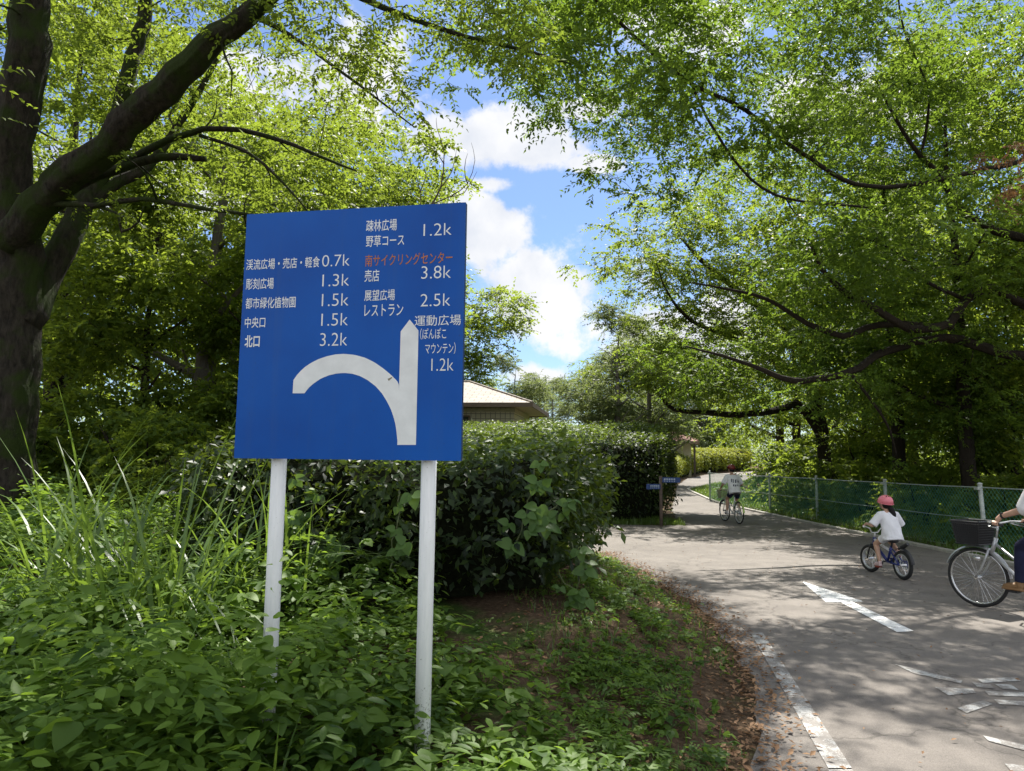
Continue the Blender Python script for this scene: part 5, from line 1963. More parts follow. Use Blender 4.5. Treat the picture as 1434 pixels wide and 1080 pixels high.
# ------------------------------------------------------------------ small signpost at the junction
M['small_blue'] = plain('small_sign_blue', (0.012, 0.045, 0.17), 0.5)
M['dim_white'] = plain('faded_lettering', (0.30, 0.36, 0.45), 0.6)
gp = gnd(926, 738)
sp = thing('finger_post', 'small brown post with two blue finger boards at the corner of the tall hedge', 'signpost', (gp.x, gp.y, tz(gp.x, gp.y)), 0)
mb = MB()
mb.tube([(0, 0, -0.2), (0, 0, 0.6), (0, 0, 1.28)], 0.04, 10)
mb.build('post', M['twig'], sp, True)
for zc_, ln, ang, sgn in ((1.19, 0.42, -8, 1), (1.02, 0.40, 205, 1)):
    mb = MB()
    mb.poly([(0.03, -0.012), (ln, -0.012), (ln + 0.06, 0), (ln, 0.012), (0.03, 0.012)], -0.065, 0.065)
    b = mb.build('finger_board', M['small_blue'], sp)
    b.location = (0, -0.045, zc_)
    b.rotation_euler = (0, 0, R_(ang))
    fy = -0.0135 if ang < 90 else 0.0135
    t = MB()
    for k in range(5):
        t.box((0.09 + k * 0.06, fy, 0.018), (0.042, 0.002, 0.045))
        t.box((0.09 + k * 0.06, fy, -0.032), (0.030, 0.002, 0.020))
    t.build('lettering', M['dim_white'], b)

# ------------------------------------------------------------------ bicycles
M['tyre'] = plain('tyre_rubber', (0.018, 0.018, 0.018), 0.8, var=0.2)
M['chrome'] = plain('bright_steel', (0.62, 0.62, 0.62), 0.28, 0.9, var=0.08)
M['silver'] = plain('silver_paint', (0.48, 0.49, 0.50), 0.35, 0.5, var=0.08)
M['black'] = plain('black_plastic', (0.016, 0.016, 0.018), 0.5, var=0.2)
M['white_paint'] = plain('white_bike_paint', (0.72, 0.73, 0.72), 0.35, var=0.06)
M['blue_paint'] = plain('blue_bike_paint', (0.010, 0.024, 0.17), 0.3, var=0.1)
M['lime'] = plain('lime_mudguard', (0.45, 0.62, 0.16), 0.4, var=0.06)
M['basket_grey'] = plain('steel_basket', (0.32, 0.28, 0.24), 0.5, 0.4, var=0.15)


def wheel(parent, c, R, tw, rim_mat, spokes, parts_name='wheel', steer=None, guard=None):
    mb = MB()
    mb.tube([(0, -0.05, 0), (0, 0, 0), (0, 0.05, 0)], 0.022, 10)
    for k in range(spokes):
        a = 2 * math.pi * k / spokes
        s = 0.03 if k % 2 else -0.03
        a2 = a + (0.35 if (k // 2) % 2 else -0.35)
        mb.tube([(0.02 * math.cos(a2), s, 0.02 * math.sin(a2)), ((R - tw * 1.6) * math.cos(a), 0, (R - tw * 1.6) * math.sin(a))], 0.0016 if spokes > 20 else 0.003, 4, False)
    w = mb.build(parts_name, M['chrome'], parent)
    w.location = c
    if steer is not None:
        w.rotation_euler = (0, 0, steer)
    t = MB()
    t.torus((0, 0, 0), R - tw, tw, seg=56, sides=10)
    t.build('tyre', M['tyre'], w, True)
    t = MB()
    t.torus((0, 0, 0), R - tw * 2.1, tw * 0.55, seg=56, sides=8, sq=1.3)
    t.build('rim', rim_mat, w, True)
    return w


def mudguard(parent, c, R, a0, a1, wd, mat, steer=0.0):
    mb = MB()
    V, F = [], []
    n = 26
    for i in range(n + 1):
        a = R_(a0 + (a1 - a0) * i / n)
        for y, dr in ((-wd, -0.012), (-wd * 0.6, 0.003), (0, 0.008), (wd * 0.6, 0.003), (wd, -0.012)):
            V.append(((R + dr) * math.cos(a), y, (R + dr) * math.sin(a)))
    for i in range(n):
        for k in range(4):
            F.append((i * 5 + k, i * 5 + k + 1, i * 5 + k + 6, i * 5 + k + 5))
    mb.add(V, F)
    o = mb.build('mudguard', mat, parent, True)
    o.location = c
    o.rotation_euler = (0, 0, steer)
    return o


def basket(parent, c, mat, w, d, h, solid):
    mb = MB()
    b0, t0 = 0.80, 1.0
    nb, nh = 14, 9

    def P(u, v, f):     # u, v in -1..1 around, f height 0..1
        s = b0 + (t0 - b0) * f
        return (u * d / 2 * s, v * w / 2 * s, h * f)
    r = 0.0028 if not solid else 0.0045
    for k in range(nh + 1):
        f = k / nh
        q = [P(-1, -1, f), P(1, -1, f), P(1, 1, f), P(-1, 1, f), P(-1, -1, f)]
        for a, b in zip(q[:-1], q[1:]):
            mb.tube([a, b], r * (2.0 if k in (0, nh) else 1), 5)
    for k in range(nb):
        u = -1 + 2 * k / nb
        for p, q in (((u, -1), (u, -1)), ((u, 1), (u, 1)), ((-1, u), (-1, u)), ((1, u), (1, u))):
            mb.tube([P(*p, 0), P(*q, 1)], r, 5)
        mb.tube([P(u, -1, 0), P(u, 1, 0)], r, 5)
        mb.tube([P(-1, u, 0), P(1, u, 0)], r, 5)
    o = mb.build('basket', mat, parent)
    o.location = c
    if solid:
        m2 = MB()
        V = [P(-.96, -.96, 0.03), P(.96, -.96, 0.03), P(.96, .96, 0.03), P(-.96, .96, 0.03), P(-.96, -.96, .95), P(.96, -.96, .95), P(.96, .96, .95), P(-.96, .96, .95)]
        m2.add(V, [(0, 3, 2, 1), (0, 1, 5, 4), (1, 2, 6, 5), (2, 3, 7, 6), (3, 0, 4, 7)])
        m2.build('basket_liner', M['black'], o)
    return o


def city_bike(label, loc, rz, s, frame_mat, rear_guard_mat, basket_mat, solid_basket, steer=0.0, group='bicycles on the path'):
    o = thing('bicycle', label, 'bicycle', loc, rz, group)
    o.scale = (s, s, s)
    R, wb, tw = 0.335, 1.08, 0.019
    fx, rx = wb / 2, -wb / 2
    bb, st, hl, hu = (-0.08, 0, 0.29), (-0.25, 0, 0.80), (0.375, 0, 0.62), (0.315, 0, 0.80)
    mb = MB()
    mb.tube([hl, hu], 0.022, 12)
    mb.tube([(0.37, 0, 0.63), (0.15, 0, 0.42), bb], [0.02, 0.021, 0.02], 12)
    mb.tube([(0.335, 0, 0.74), (0.1, 0, 0.56), (-0.15, 0, 0.50)], [0.015, 0.015, 0.014], 10)
    mb.tube([bb, st], 0.017, 12)
    for y in (-0.06, 0.06):
        mb.tube([(bb[0], y * 0.6, bb[2]), (rx, y, R)], 0.010, 8)
        mb.tube([(-0.21, y * 0.4, 0.68), (rx, y, R)], 0.008, 8)
    mb.tube([(bb[0], -0.05, bb[2]), (bb[0], 0.05, bb[2])], 0.026, 12)
    mb.build('frame', frame_mat, o, True)
    fk = MB()
    for y in (-0.055, 0.055):
        fk.tube([(0.385, y * 0.7, 0.66), (0.42, y, 0.55), (0.47, y, 0.44), (fx, y, R)], [0.014, 0.013, 0.011, 0.009], 9)
    fk.tube([(0.385, -0.045, 0.665), (0.385, 0.045, 0.665)], 0.016, 8)
    fk.build('fork', frame_mat, o, True)
    wheel(o, (fx, 0, R), R, tw, M['chrome'], 36, steer=steer)
    wheel(o, (rx, 0, R), R, tw, M['chrome'], 36)
    mudguard(o, (fx, 0, R), R + 0.022, 20, 175, 0.024, M['silver'], steer)
    mudguard(o, (rx, 0, R), R + 0.022, 15, 178, 0.026, rear_guard_mat)
    hb = MB()
    hb.tube([(0.315, 0, 0.80), (0.285, 0, 0.96)], 0.012, 10)
    hb.tube([(0.09, 0.29, 0.97), (0.18, 0.285, 0.985), (0.27, 0.22, 0.985), (0.31, 0.10, 0.965), (0.29, 0, 0.955), (0.31, -0.10, 0.965), (0.27, -0.22, 0.985), (0.18, -0.285, 0.985), (0.09, -0.29, 0.97)], 0.011, 10)
    h = hb.build('handlebar', M['chrome'], o, True)
    for y in (-0.288, 0.288):
        g = MB()
        g.tube([(0.08, y, 0.969), (0.20, y * 0.985, 0.985)], 0.017, 10)
        g.build('grip', M['black'], h, True)
        b = MB()
        b.tube([(0.27, y * 0.75, 0.965), (0.24, y * 0.92, 0.945), (0.13, y * 0.98, 0.935)], 0.006, 6)
        b.build('brake_lever', M['chrome'], h, True)
    sd = MB()
    sd.ball((-0.31, 0, 0.885), (0.11, 0.095, 0.035), 16, 8)
    sd.ball((-0.19, 0, 0.885), (0.12, 0.035, 0.025), 14, 8)
    sd.tube([(-0.25, 0, 0.78), (-0.28, 0, 0.87)], 0.013, 10)
    sd.build('saddle', M['black'], o, True)
    ck = MB()
    ck.tube([(bb[0], -0.08, bb[2]), (bb[0], 0.08, bb[2])], 0.012, 8)
    ck.torus((bb[0], -0.05, bb[2]), 0.085, 0.006, seg=28, sides=6)
    pf, pr = pedals(bb, 0.165)
    ck.tube([(bb[0], 0.085, bb[2]), (pf[0], 0.085, pf[2])], 0.010, 8)
    ck.tube([(bb[0], -0.085, bb[2]), (pr[0], -0.085, pr[2])], 0.010, 8)
    c = ck.build('crank', M['chrome'], o, True)
    for p, y in ((pf, 0.13), (pr, -0.13)):
        q = MB()
        q.box((p[0], y, p[2]), (0.09, 0.075, 0.022))
        q.build('pedal', M['black'], c)
    cc = MB()
    cc.box((-0.30, -0.068, 0.325), (0.52, 0.018, 0.085), (0, R_(-4), 0))
    cc.build('chain_case', M['silver'], o)
    basket(o, (0.56, 0, 0.715), basket_mat, 0.36, 0.32, 0.26, solid_basket)
    lp = MB()
    lp.ball((0.48, 0.10, 0.56), (0.045, 0.03, 0.03), 12, 8)
    lp.build('headlight', M['chrome'], o, True)
    sta = MB()
    for y in (-0.07, 0.07):
        sta.tube([(rx, y, R), (rx - 0.16, y, 0.12)], 0.007, 6)
    sta.build('kickstand', M['chrome'], o)
    return o


PED_A = R_(-12)


def pedals(bb, ln, a=None):
    a = PED_A if a is None else a
    return (bb[0] + ln * math.cos(a), 0, bb[2] + ln * math.sin(a)), (bb[0] - ln * math.cos(a), 0, bb[2] - ln * math.sin(a))


def kids_bike(label, loc, rz, steer=0.0):
    o = thing('bicycle', label, 'bicycle', loc, rz, 'bicycles on the path')
    R, wb, tw = 0.205, 0.74, 0.026
    fx, rx = wb / 2, -wb / 2
    bb, st = (-0.04, 0, 0.215), (-0.14, 0, 0.44)
    mb = MB()
    mb.tube([(0.275, 0, 0.42), (0.245, 0, 0.53)], 0.022, 12)
    mb.tube([(0.268, 0, 0.45), (0.1, 0, 0.32), bb], 0.022, 12)
    mb.tube([bb, st], 0.017, 12)
    for y in (-0.055, 0.055):
        mb.tube([(bb[0], y * 0.6, bb[2]), (rx, y, R)], 0.010, 8)
        mb.tube([(-0.12, y * 0.4, 0.40), (rx, y, R)], 0.009, 8)
    fr = mb.build('frame', M['blue_paint'], o, True)
    m2 = MB()
    m2.tube([(0.252, 0, 0.50), (0.05, 0, 0.42), (-0.11, 0, 0.375)], 0.019, 12)
    m2.build('top_tube', M['white_paint'], fr, True)
    fk = MB()
    for y in (-0.05, 0.05):
        fk.tube([(0.285, y * 0.8, 0.42), (0.31, y, 0.36), (fx, y, R)], [0.013, 0.012, 0.010], 8)
    fk.tube([(0.283, -0.045, 0.42), (0.283, 0.045, 0.42)], 0.015, 8)
    fk.build('fork', M['black'], o, True)
    wheel(o, (fx, 0, R), R, tw, M['silver'], 20, steer=steer)
    wheel(o, (rx, 0, R), R, tw, M['silver'], 20)
    mudguard(o, (rx, 0, R), R + 0.03, 60, 172, 0.028, M['black'])
    g = MB()
    g.tube([(rx - 0.0, 0, R + 0.24), (rx - 0.13, 0, R + 0.31)], [0.03, 0.024], 8)
    g.build('rear_fender', M['black'], o)
    hb = MB()
    hb.tube([(0.245, 0, 0.53), (0.235, 0, 0.60)], 0.012, 8)
    hb.tube([(0.14, 0.235, 0.70), (0.19, 0.20, 0.70), (0.22, 0.09, 0.665), (0.24, 0.05, 0.60), (0.24, -0.05, 0.60), (0.22, -0.09, 0.665), (0.19, -0.20, 0.70), (0.14, -0.235, 0.70)], 0.010, 8)
    h = hb.build('handlebar', M['white_paint'], o, True)
    for y in (-1, 1):
        g = MB()
        g.tube([(0.12, y * 0.25, 0.70), (0.19, y * 0.195, 0.70)], 0.016, 9)
        g.build('grip', M['white_paint'], h, True)
    sd = MB()
    sd.ball((-0.18, 0, 0.52), (0.085, 0.07, 0.028), 14, 8)
    sd.ball((-0.09, 0, 0.52), (0.09, 0.028, 0.02), 12, 8)
    sd.tube([(-0.14, 0, 0.42), (-0.16, 0, 0.51)], 0.013, 8)
    sd.build('saddle', M['black'], o, True)
    ck = MB()
    ck.tube([(bb[0], -0.07, bb[2]), (bb[0], 0.07, bb[2])], 0.012, 8)
    pf, pr = pedals(bb, 0.10, R_(-55))
    ck.tube([(bb[0], 0.07, bb[2]), (pf[0], 0.07, pf[2])], 0.009, 8)
    ck.tube([(bb[0], -0.07, bb[2]), (pr[0], -0.07, pr[2])], 0.009, 8)
    c = ck.build('crank', M['black'], o, True)
    for p, y in ((pf, 0.11), (pr, -0.11)):
        q = MB()
        q.box((p[0], y, p[2]), (0.075, 0.065, 0.02))
        q.build('pedal', plain('red_pedal', (0.25, 0.04, 0.02), 0.6), c)
    cc = MB()
    cc.box((-0.20, -0.06, 0.22), (0.36, 0.02, 0.09))
    cc.build('chain_case', M['blue_paint'], o)
    return o


# ------------------------------------------------------------------ people
def remesh(mb, voxel, smooth_it=6, factor=0.5):
    me = mb.mesh('tmp', M['black'])
    ob = bpy.data.objects.new('tmp', me)
    COL.objects.link(ob)
    m = ob.modifiers.new('r', 'REMESH')
    m.mode, m.voxel_size = 'VOXEL', voxel
    s = ob.modifiers.new('s', 'SMOOTH')
    s.factor, s.iterations = factor, smooth_it
    dg = bpy.context.evaluated_depsgraph_get()
    out = bpy.data.meshes.new_from_object(ob.evaluated_get(dg))
    bpy.data.objects.remove(ob)
    bpy.data.meshes.remove(me)
    out.materials.clear()
    out.polygons.foreach_set('use_smooth', [True] * len(out.polygons))
    return out


def put(name, me, mat, parent):
    me.name = name
    me.materials.append(mat)
    return link(name, me, parent)


def capsule(mb, a, b, ra, rb):
    a, b = np.array(tuple(a), float), np.array(tuple(b), float)
    d = b - a
    l = np.linalg.norm(d) + 1e-9
    d /= l
    mb.tube([a - d * ra * 0.7, a - d * ra * 0.35, a, a + d * l * 0.5, b, b + d * rb * 0.35, b + d * rb * 0.7], [ra * 0.6, ra * 0.9, ra, (ra + rb) / 2 * 1.03, rb, rb * 0.9, rb * 0.6], 14)


def ik(a, b, l1, l2, pole):
    a, b, pole = (np.array(tuple(v), float) for v in (a, b, pole))
    d = b - a
    L = np.linalg.norm(d)
    if L > (l1 + l2) * 0.995:
        s = L / ((l1 + l2) * 0.995)
        l1, l2 = l1 * s, l2 * s
    x = (l1 * l1 - l2 * l2 + L * L) / (2 * L)
    h = math.sqrt(max(l1 * l1 - x * x, 0))
    u = d / L
    p = pole - u * np.dot(pole, u)
    p /= np.linalg.norm(p)
    return a + u * x + p * h


M['skin'] = plain('skin', (0.50, 0.30, 0.21), 0.5, var=0.08, vscale=20)
M['hair'] = plain('black_hair', (0.008, 0.007, 0.007), 0.6, spec=0.2, var=0.3, vscale=60, bump=0.4, bscale=120)
M['tee'] = plain('white_cotton', (0.74, 0.74, 0.76), 0.9, spec=0.1, var=0.05, bump=0.5, bscale=9)
M['tee_grey'] = plain('pale_grey_cotton', (0.60, 0.59, 0.58), 0.9, spec=0.1, var=0.06, bump=0.5, bscale=9)
M['navy'] = plain('navy_denim', (0.018, 0.020, 0.045), 0.85, spec=0.1, var=0.3, bump=0.5, bscale=14)
M['pink'] = plain('pink_helmet_shell', (0.72, 0.20, 0.24), 0.28, var=0.06)
M['dark_red'] = plain('dark_red_helmet_shell', (0.17, 0.022, 0.022), 0.25, var=0.1)
M['shoe_white'] = plain('white_shoe', (0.66, 0.62, 0.62), 0.6)
M['shoe_pink'] = plain('pale_pink_shoe', (0.62, 0.46, 0.46), 0.6)
M['shoe_brown'] = plain('brown_shoe', (0.22, 0.12, 0.05), 0.6)
M['eye'] = plain('eye_dark', (0.02, 0.015, 0.012), 0.2)


def rider(label, loc, rz, H, hip, shoulder, grips, feet, head_turn, cfg):
    """hip, shoulder: centre points in the bicycle's frame; grips: (left, right); feet: (left, right) sole points"""
    o = thing('person', label, 'person', loc, rz, None)
    k = H / 1.65
    hip, shoulder = np.array(hip, float), np.array(shoulder, float)
    spine = unit(shoulder - hip)
    fwd = np.array((1.0, 0, 0))
    sw, hw = 0.175 * k * cfg.get('sw', 1), 0.085 * k
    UA, FA, TH, SH_ = 0.285 * k, 0.245 * k, 0.40 * k, 0.39 * k
    body = MB()
    neck = shoulder + spine * 0.045 * k + fwd * 0.01
    headc = neck + np.array((0.045 * k, 0, 0.175 * k))
    hr = cfg.get('hr', 0.098 * k)
    # torso
    for t, r in ((0.0, 0.125), (0.25, 0.118), (0.5, 0.118), (0.75, 0.125), (0.95, 0.095)):
        p = hip + (shoulder - hip) * t
        for s in (-1, 0, 1):
            body.ball(p + np.array((0, s * 0.055 * k, 0)), (r * 0.82 * k, r * k, r * k), 14, 8)
    capsule(body, neck - spine * 0.03, headc - np.array((0.015, 0, 0.06)) * k, 0.05 * k, 0.046 * k)
    # head: skull, jaw, nose, ears, lips, brow
    ht = Matrix.Rotation(head_turn, 3, 'Z')
    hf = np.array(ht @ Vector((1, 0, 0)))
    hs = np.array(ht @ Vector((0, 1, 0)))
    zz = np.array((0, 0, 1.0))
    body.ball(headc + zz * 0.02 * k, hr * 1.0, 18, 12)
    body.ball(headc + hf * 0.02 * k - zz * 0.035 * k, (hr * 0.84, hr * 0.80, hr * 0.92), 16, 10)
    body.ball(headc + hf * hr * 0.62 - zz * hr * 0.85, hr * 0.32, 10, 6)
    body.ball(headc + hf * hr * 1.04 - zz * hr * 0.28, hr * 0.16, 8, 6)
    body.ball(headc + hf * hr * 0.98 - zz * hr * 0.10, hr * 0.11, 8, 6)
    body.ball(headc + hf * hr * 0.90 - zz * hr * 0.58, (hr * 0.12, hr * 0.22, hr * 0.07), 8, 6)
    for s in (-1, 1):
        body.ball(headc + hs * s * hr * 0.96 - zz * hr * 0.18 - hf * hr * 0.05, (hr * 0.2, hr * 0.09, hr * 0.28), 8, 6)
    legs_j = []
    for s, ft in ((1, feet[0]), (-1, feet[1])):
        hj = hip + np.array((0.0, s * hw, -0.02 * k))
        ank = np.array(ft, float) + np.array((-0.055 * k, 0, 0.085 * k))
        kn = ik(hj, ank, TH, SH_, (1, s * 0.12, 0.35))
        legs_j.append((hj, kn, ank, np.array(ft, float)))
        capsule(body, hj, kn, 0.082 * k, 0.056 * k)
        mid = kn + (ank - kn) * 0.33 + np.array((-0.012 * k, 0, 0))
        capsule(body, kn, mid, 0.052 * k, 0.054 * k)
        capsule(body, mid, ank, 0.052 * k, 0.034 * k)
        capsule(body, ank + np.array((-0.01, 0, -0.03)) * k, np.array(ft) + np.array((0.06, 0, 0.025)) * k, 0.034 * k, 0.026 * k)
    arms_j = []
    for s, gp_ in ((1, grips[0]), (-1, grips[1])):
        sj = shoulder + np.array((0, s * sw, -0.025 * k))
        gp_ = np.array(gp_, float)
        wr = gp_ + unit(sj - gp_) * 0.075 * k + np.array((0, 0, 0.025 * k))
        el = ik(sj, wr, UA, FA, (-0.4, s * 0.6, -0.8))
        arms_j.append((sj, el, wr, gp_))
        capsule(body, sj, el, 0.050 * k, 0.040 * k)
        capsule(body, el, wr, 0.040 * k, 0.026 * k)
        # palm and fingers closed round the grip
        pd = unit(gp_ - wr)
        palm = wr + pd * 0.05 * k
        capsule(body, wr, palm + zz * 0.008 * k, 0.025 * k, 0.028 * k)
        lat = np.array((0.0, 1.0, 0.0)) * s
        barax = unit(np.array((1.0, -0.15 * s, 0.12)))
        for f in range(4):
            kb = gp_ + barax * (-0.032 + 0.021 * f) * k
            fl = (0.9, 1.05, 1.0, 0.8)[f]
            p0 = kb + zz * 0.026 * k - lat * 0.004 * k
            p1 = kb + lat * 0.024 * fl * k + zz * 0.012 * k
            p2 = kb + lat * 0.022 * fl * k - zz * 0.014 * k
            p3 = kb + lat * 0.002 * k - zz * 0.026 * k
            rr = max(0.0075 * k, cfg['vox'] * 1.1)
            body.tube([p0, p1, p2, p3], [rr * 1.1, rr, rr * 0.95, rr * 0.8], 8)
        kb = gp_ - barax * 0.0 * k
        rr = max(0.009 * k, cfg['vox'] * 1.1)
        body.tube([palm - lat * 0.02 * k, kb - lat * 0.026 * k + barax * 0.02 * k, kb - lat * 0.016 * k + barax * 0.045 * k - zz * 0.012 * k], [rr * 1.2, rr, rr * 0.8], 8)
    b = put('body', remesh(body, cfg['vox'], 4), M['skin'], o)
    for s in (-1, 1):
        e = MB()
        e.ball(headc + hf * hr * 0.86 + hs * s * hr * 0.36 - zz * hr * 0.02, hr * 0.10, 8, 6)
        e.build('eye', M['eye'], b, True)
    # shirt: torso loft plus sleeves
    sh = MB()
    rings = cfg['shirt']
    up_axis = spine
    side = np.array((0, 1.0, 0))
    depth = np.cross(side, up_axis)
    Vv, Ff = [], []
    ns = 24
    for t, a, bb_ in rings:
        c = hip + (shoulder - hip) * t + up_axis * 0.0
        for j in range(ns):
            th = 2 * math.pi * j / ns
            wob = 1 + cfg.get('wrinkle', 0.055) * math.sin(th * 5 + t * 7) + cfg.get('wrinkle', 0.055) * 0.6 * math.sin(th * 3 - t * 11)
            Vv.append(c + side * (math.cos(th) * a * k * wob) + depth * (math.sin(th) * bb_ * k * wob))
    for i in range(len(rings) - 1):
        for j in range(ns):
            j2 = (j + 1) % ns
            Ff.append((i * ns + j, i * ns + j2, (i + 1) * ns + j2, (i + 1) * ns + j))
    Ff.append(tuple(range(ns - 1, -1, -1)))
    Ff.append(tuple((len(rings) - 1) * ns + j for j in range(ns)))
    sh.add(Vv, Ff)
    for sj, el, wr, gp_ in arms_j:
        f = cfg['sleeve']
        end = sj + (el - sj) * min(f, 1.0) if f <= 1 else el + (wr - el) * (f - 1)
        inner = sj + (shoulder - sj) * 0.55
        path_ = [inner, sj, sj + (end - sj) * 0.5, end]
        if f > 1:
            path_ = [inner, sj, sj + (el - sj) * 0.6, el, end]
        n_ = len(path_)
        sh.tube(path_, np.linspace(0.078 * k, cfg.get('cuff', 0.072) * k, n_), 14)
    s_ = put('shirt', remesh(sh, cfg['vox'] * 1.25, 5), cfg['shirt_mat'], o)
    # shorts or trousers
    pt = MB()
    pt.ball(hip + zz * 0.01 * k, (0.125 * k, 0.155 * k, 0.115 * k), 18, 10)
    for hj, kn, ank, ft in legs_j:
        f = cfg['pants']
        if f <= 1:
            pt.tube([hj, hj + (kn - hj) * f * 0.5, hj + (kn - hj) * f], [0.098 * k, 0.095 * k, 0.088 * k], 14)
        else:
            capsule(pt, hj, kn, 0.098 * k, 0.072 * k)
            pt.tube([kn - (ank - kn) * 0.04, kn + (ank - kn) * 0.35, kn + (ank - kn) * 0.7, kn + (ank - kn) * 0.97], [0.068 * k, 0.066 * k, 0.056 * k, 0.050 * k], 14)
    put('trousers' if cfg['pants'] > 1 else 'shorts', remesh(pt, cfg['vox'] * 1.25, 4), cfg['pants_mat'], o)
    # shoes
    for hj, kn, ank, ft in legs_j:
        m = MB()
        ft = np.array(ft, float)
        m.tube([ft + np.array((-0.095, 0, 0.045)) * k, ft + np.array((-0.06, 0, 0.05)) * k, ft + np.array((0.0, 0, 0.045)) * k, ft + np.array((0.07, 0, 0.034)) * k, ft + np.array((0.115, 0, 0.03)) * k],
               [0.028 * k, 0.040 * k, 0.041 * k, 0.038 * k, 0.022 * k], 12)
        m.tube([ft + np.array((-0.055, 0, 0.05)) * k, ft + np.array((-0.055, 0, 0.105)) * k], [0.042 * k, 0.043 * k], 12)
        m.box(ft + np.array((0.008, 0, 0.011)) * k, (0.225 * k, 0.076 * k, 0.02 * k))
        put('shoe', remesh(m, cfg['vox'], 3), cfg['shoe_mat'], o)
    # hair
    hm = MB()
    hm.ball(headc + zz * 0.028 * k - hf * 0.012 * k, (hr * 1.05, hr * 1.05, hr * 1.05), 18, 12)
    hm.ball(headc - hf * hr * 0.35 - zz * hr * 0.30, (hr * 0.78, hr * 0.86, hr * 0.8), 14, 8)
    if cfg.get('ponytail'):
        b0 = headc - hf * hr * 0.85 - zz * hr * 0.55
        hm.tube([b0 + hf * 0.03, b0, b0 - hf * 0.035 * k - zz * 0.06 * k - hs * 0.015, b0 - hf * 0.055 * k - zz * 0.17 * k - hs * 0.03, b0 - hf * 0.05 * k - zz * 0.31 * k - hs * 0.035, b0 - hf * 0.04 * k - zz * 0.38 * k - hs * 0.05],
                [0.03 * k, 0.04 * k, 0.062 * k, 0.068 * k, 0.052 * k, 0.016 * k], 10)
    put('hair', remesh(hm, cfg['vox'], 3), M['hair'], o)
    # helmet: shell with rim, vents and a chin strap
    if cfg.get('helmet'):
        hel = MB()
        hc = headc + zz * 0.032 * k - hf * 0.008 * k
        a, bq, c_ = hr * 1.42, hr * 1.28, hr * 1.24
        V, F = [], []
        ns, nr = 28, 10
        for i in range(nr + 1):
            ph = math.pi / 2 * (i / nr)
            for j in range(ns):
                th = 2 * math.pi * j / ns
                rr = math.cos(ph)
                low = -0.25 + 0.28 * math.cos(th) if i == 0 else 0
                x, y, z = a * math.cos(th) * rr, bq * math.sin(th) * rr, c_ * (math.sin(ph) ** 1.0) + low * hr
                V.append(hc + hf * x + hs * y + zz * z)
        for i in range(nr):
            for j in range(ns):
                j2 = (j + 1) % ns
                F.append((i * ns + j, i * ns + j2, (i + 1) * ns + j2, (i + 1) * ns + j))
        hel.add(V, F)
        ho = hel.build('helmet', cfg['helmet'], o, True)
        sm = ho.modifiers.new('thick', 'SOLIDIFY')
        sm.thickness, sm.offset = 0.018 * k, -1
        vt = MB()
        for j in (-1, 0, 1):
            for w_ in (0.25, -0.6):
                el_ = 0.95
                th = (j * 0.55) + (0 if w_ > 0 else math.pi)
                q = hc + hf * a * math.cos(th) * math.cos(el_) * 0.995 + hs * bq * math.sin(th) * math.cos(el_) * 0.995 + zz * c_ * math.sin(el_) * 0.995
                vt.ball(q, (hr * 0.20, hr * 0.10, hr * 0.10), 10, 6)
        vt.build('vent', M['black'], ho, True)
        rim = MB()
        pts = [hc + hf * a * 1.005 * math.cos(t) + hs * bq * 1.005 * math.sin(t) + zz * hr * (-0.25 + 0.28 * math.cos(t)) for t in np.linspace(0, 2 * math.pi, 33)]
        rim.tube(pts, 0.007 * k, 6)
        rim.build('helmet_rim', cfg.get('rim_mat', M['black']), ho)
        stp = MB()
        for s in (-1, 1):
            stp.tube([hc + hs * s * bq * 0.86 - zz * hr * 0.2, hc + hs * s * hr * 0.95 + hf * hr * 0.15 - zz * hr * 0.9, hc + hf * hr * 0.55 - zz * hr * 1.42], 0.005 * k, 6)
        stp.build('chin_strap', M['black'], ho)
    return o, s_, dict(arms=arms_j, hip=hip, shoulder=shoulder, k=k)


def heading(front, rear):
    f, r = Vector(front), Vector(rear)
    d = f - r
    return (f + r) / 2, math.atan2(d.y, d.x)


# --- adult at the right edge
rz = R_(90 + 27)
fr_ = gnd(1372, 851)
cen = Vector((fr_.x, fr_.y, 0)) - Vector((math.cos(rz), math.sin(rz), 0)) * 0.54
adult_loc = (cen.x, cen.y, 0.008)
city_bike('silver city bicycle with a black front basket at the right edge', adult_loc, rz, 1.0, M['silver'], M['silver'], M['black'], True, 0.06)
pf, pr = pedals((-0.08, 0, 0.29), 0.165)
po, _, J = rider('adult cyclist in pale shirt and navy trousers cut by the right edge', adult_loc, rz, 1.65, (-0.34, 0, 0.985), (-0.20, 0, 1.42),
            ((0.15, 0.288, 0.985), (0.15, -0.288, 0.985)), ((pf[0], 0.13, pf[2] + 0.012), (pr[0], -0.13, pr[2] + 0.012)), 0.0,
            dict(vox=0.0065, shirt=[(-0.12, 0.165, 0.135), (0.1, 0.17, 0.14), (0.4, 0.17, 0.135), (0.7, 0.178, 0.13), (0.92, 0.165, 0.105), (1.02, 0.09, 0.075)], shirt_mat=M['tee_grey'],
                 sleeve=1.05, cuff=0.062, pants=2, pants_mat=M['navy'], shoe_mat=M['shoe_brown']))
wm = MB()
sj, el, wr, gp_ = J['arms'][0]
d_ = unit(el - wr)
wm.tube([wr + d_ * 0.012, wr + d_ * 0.034], 0.0315, 16)
wm.box(wr + d_ * 0.023 + np.array((0, 0.012, 0.028)), (0.034, 0.034, 0.01))
wm.build('wristwatch', M['black'], po)

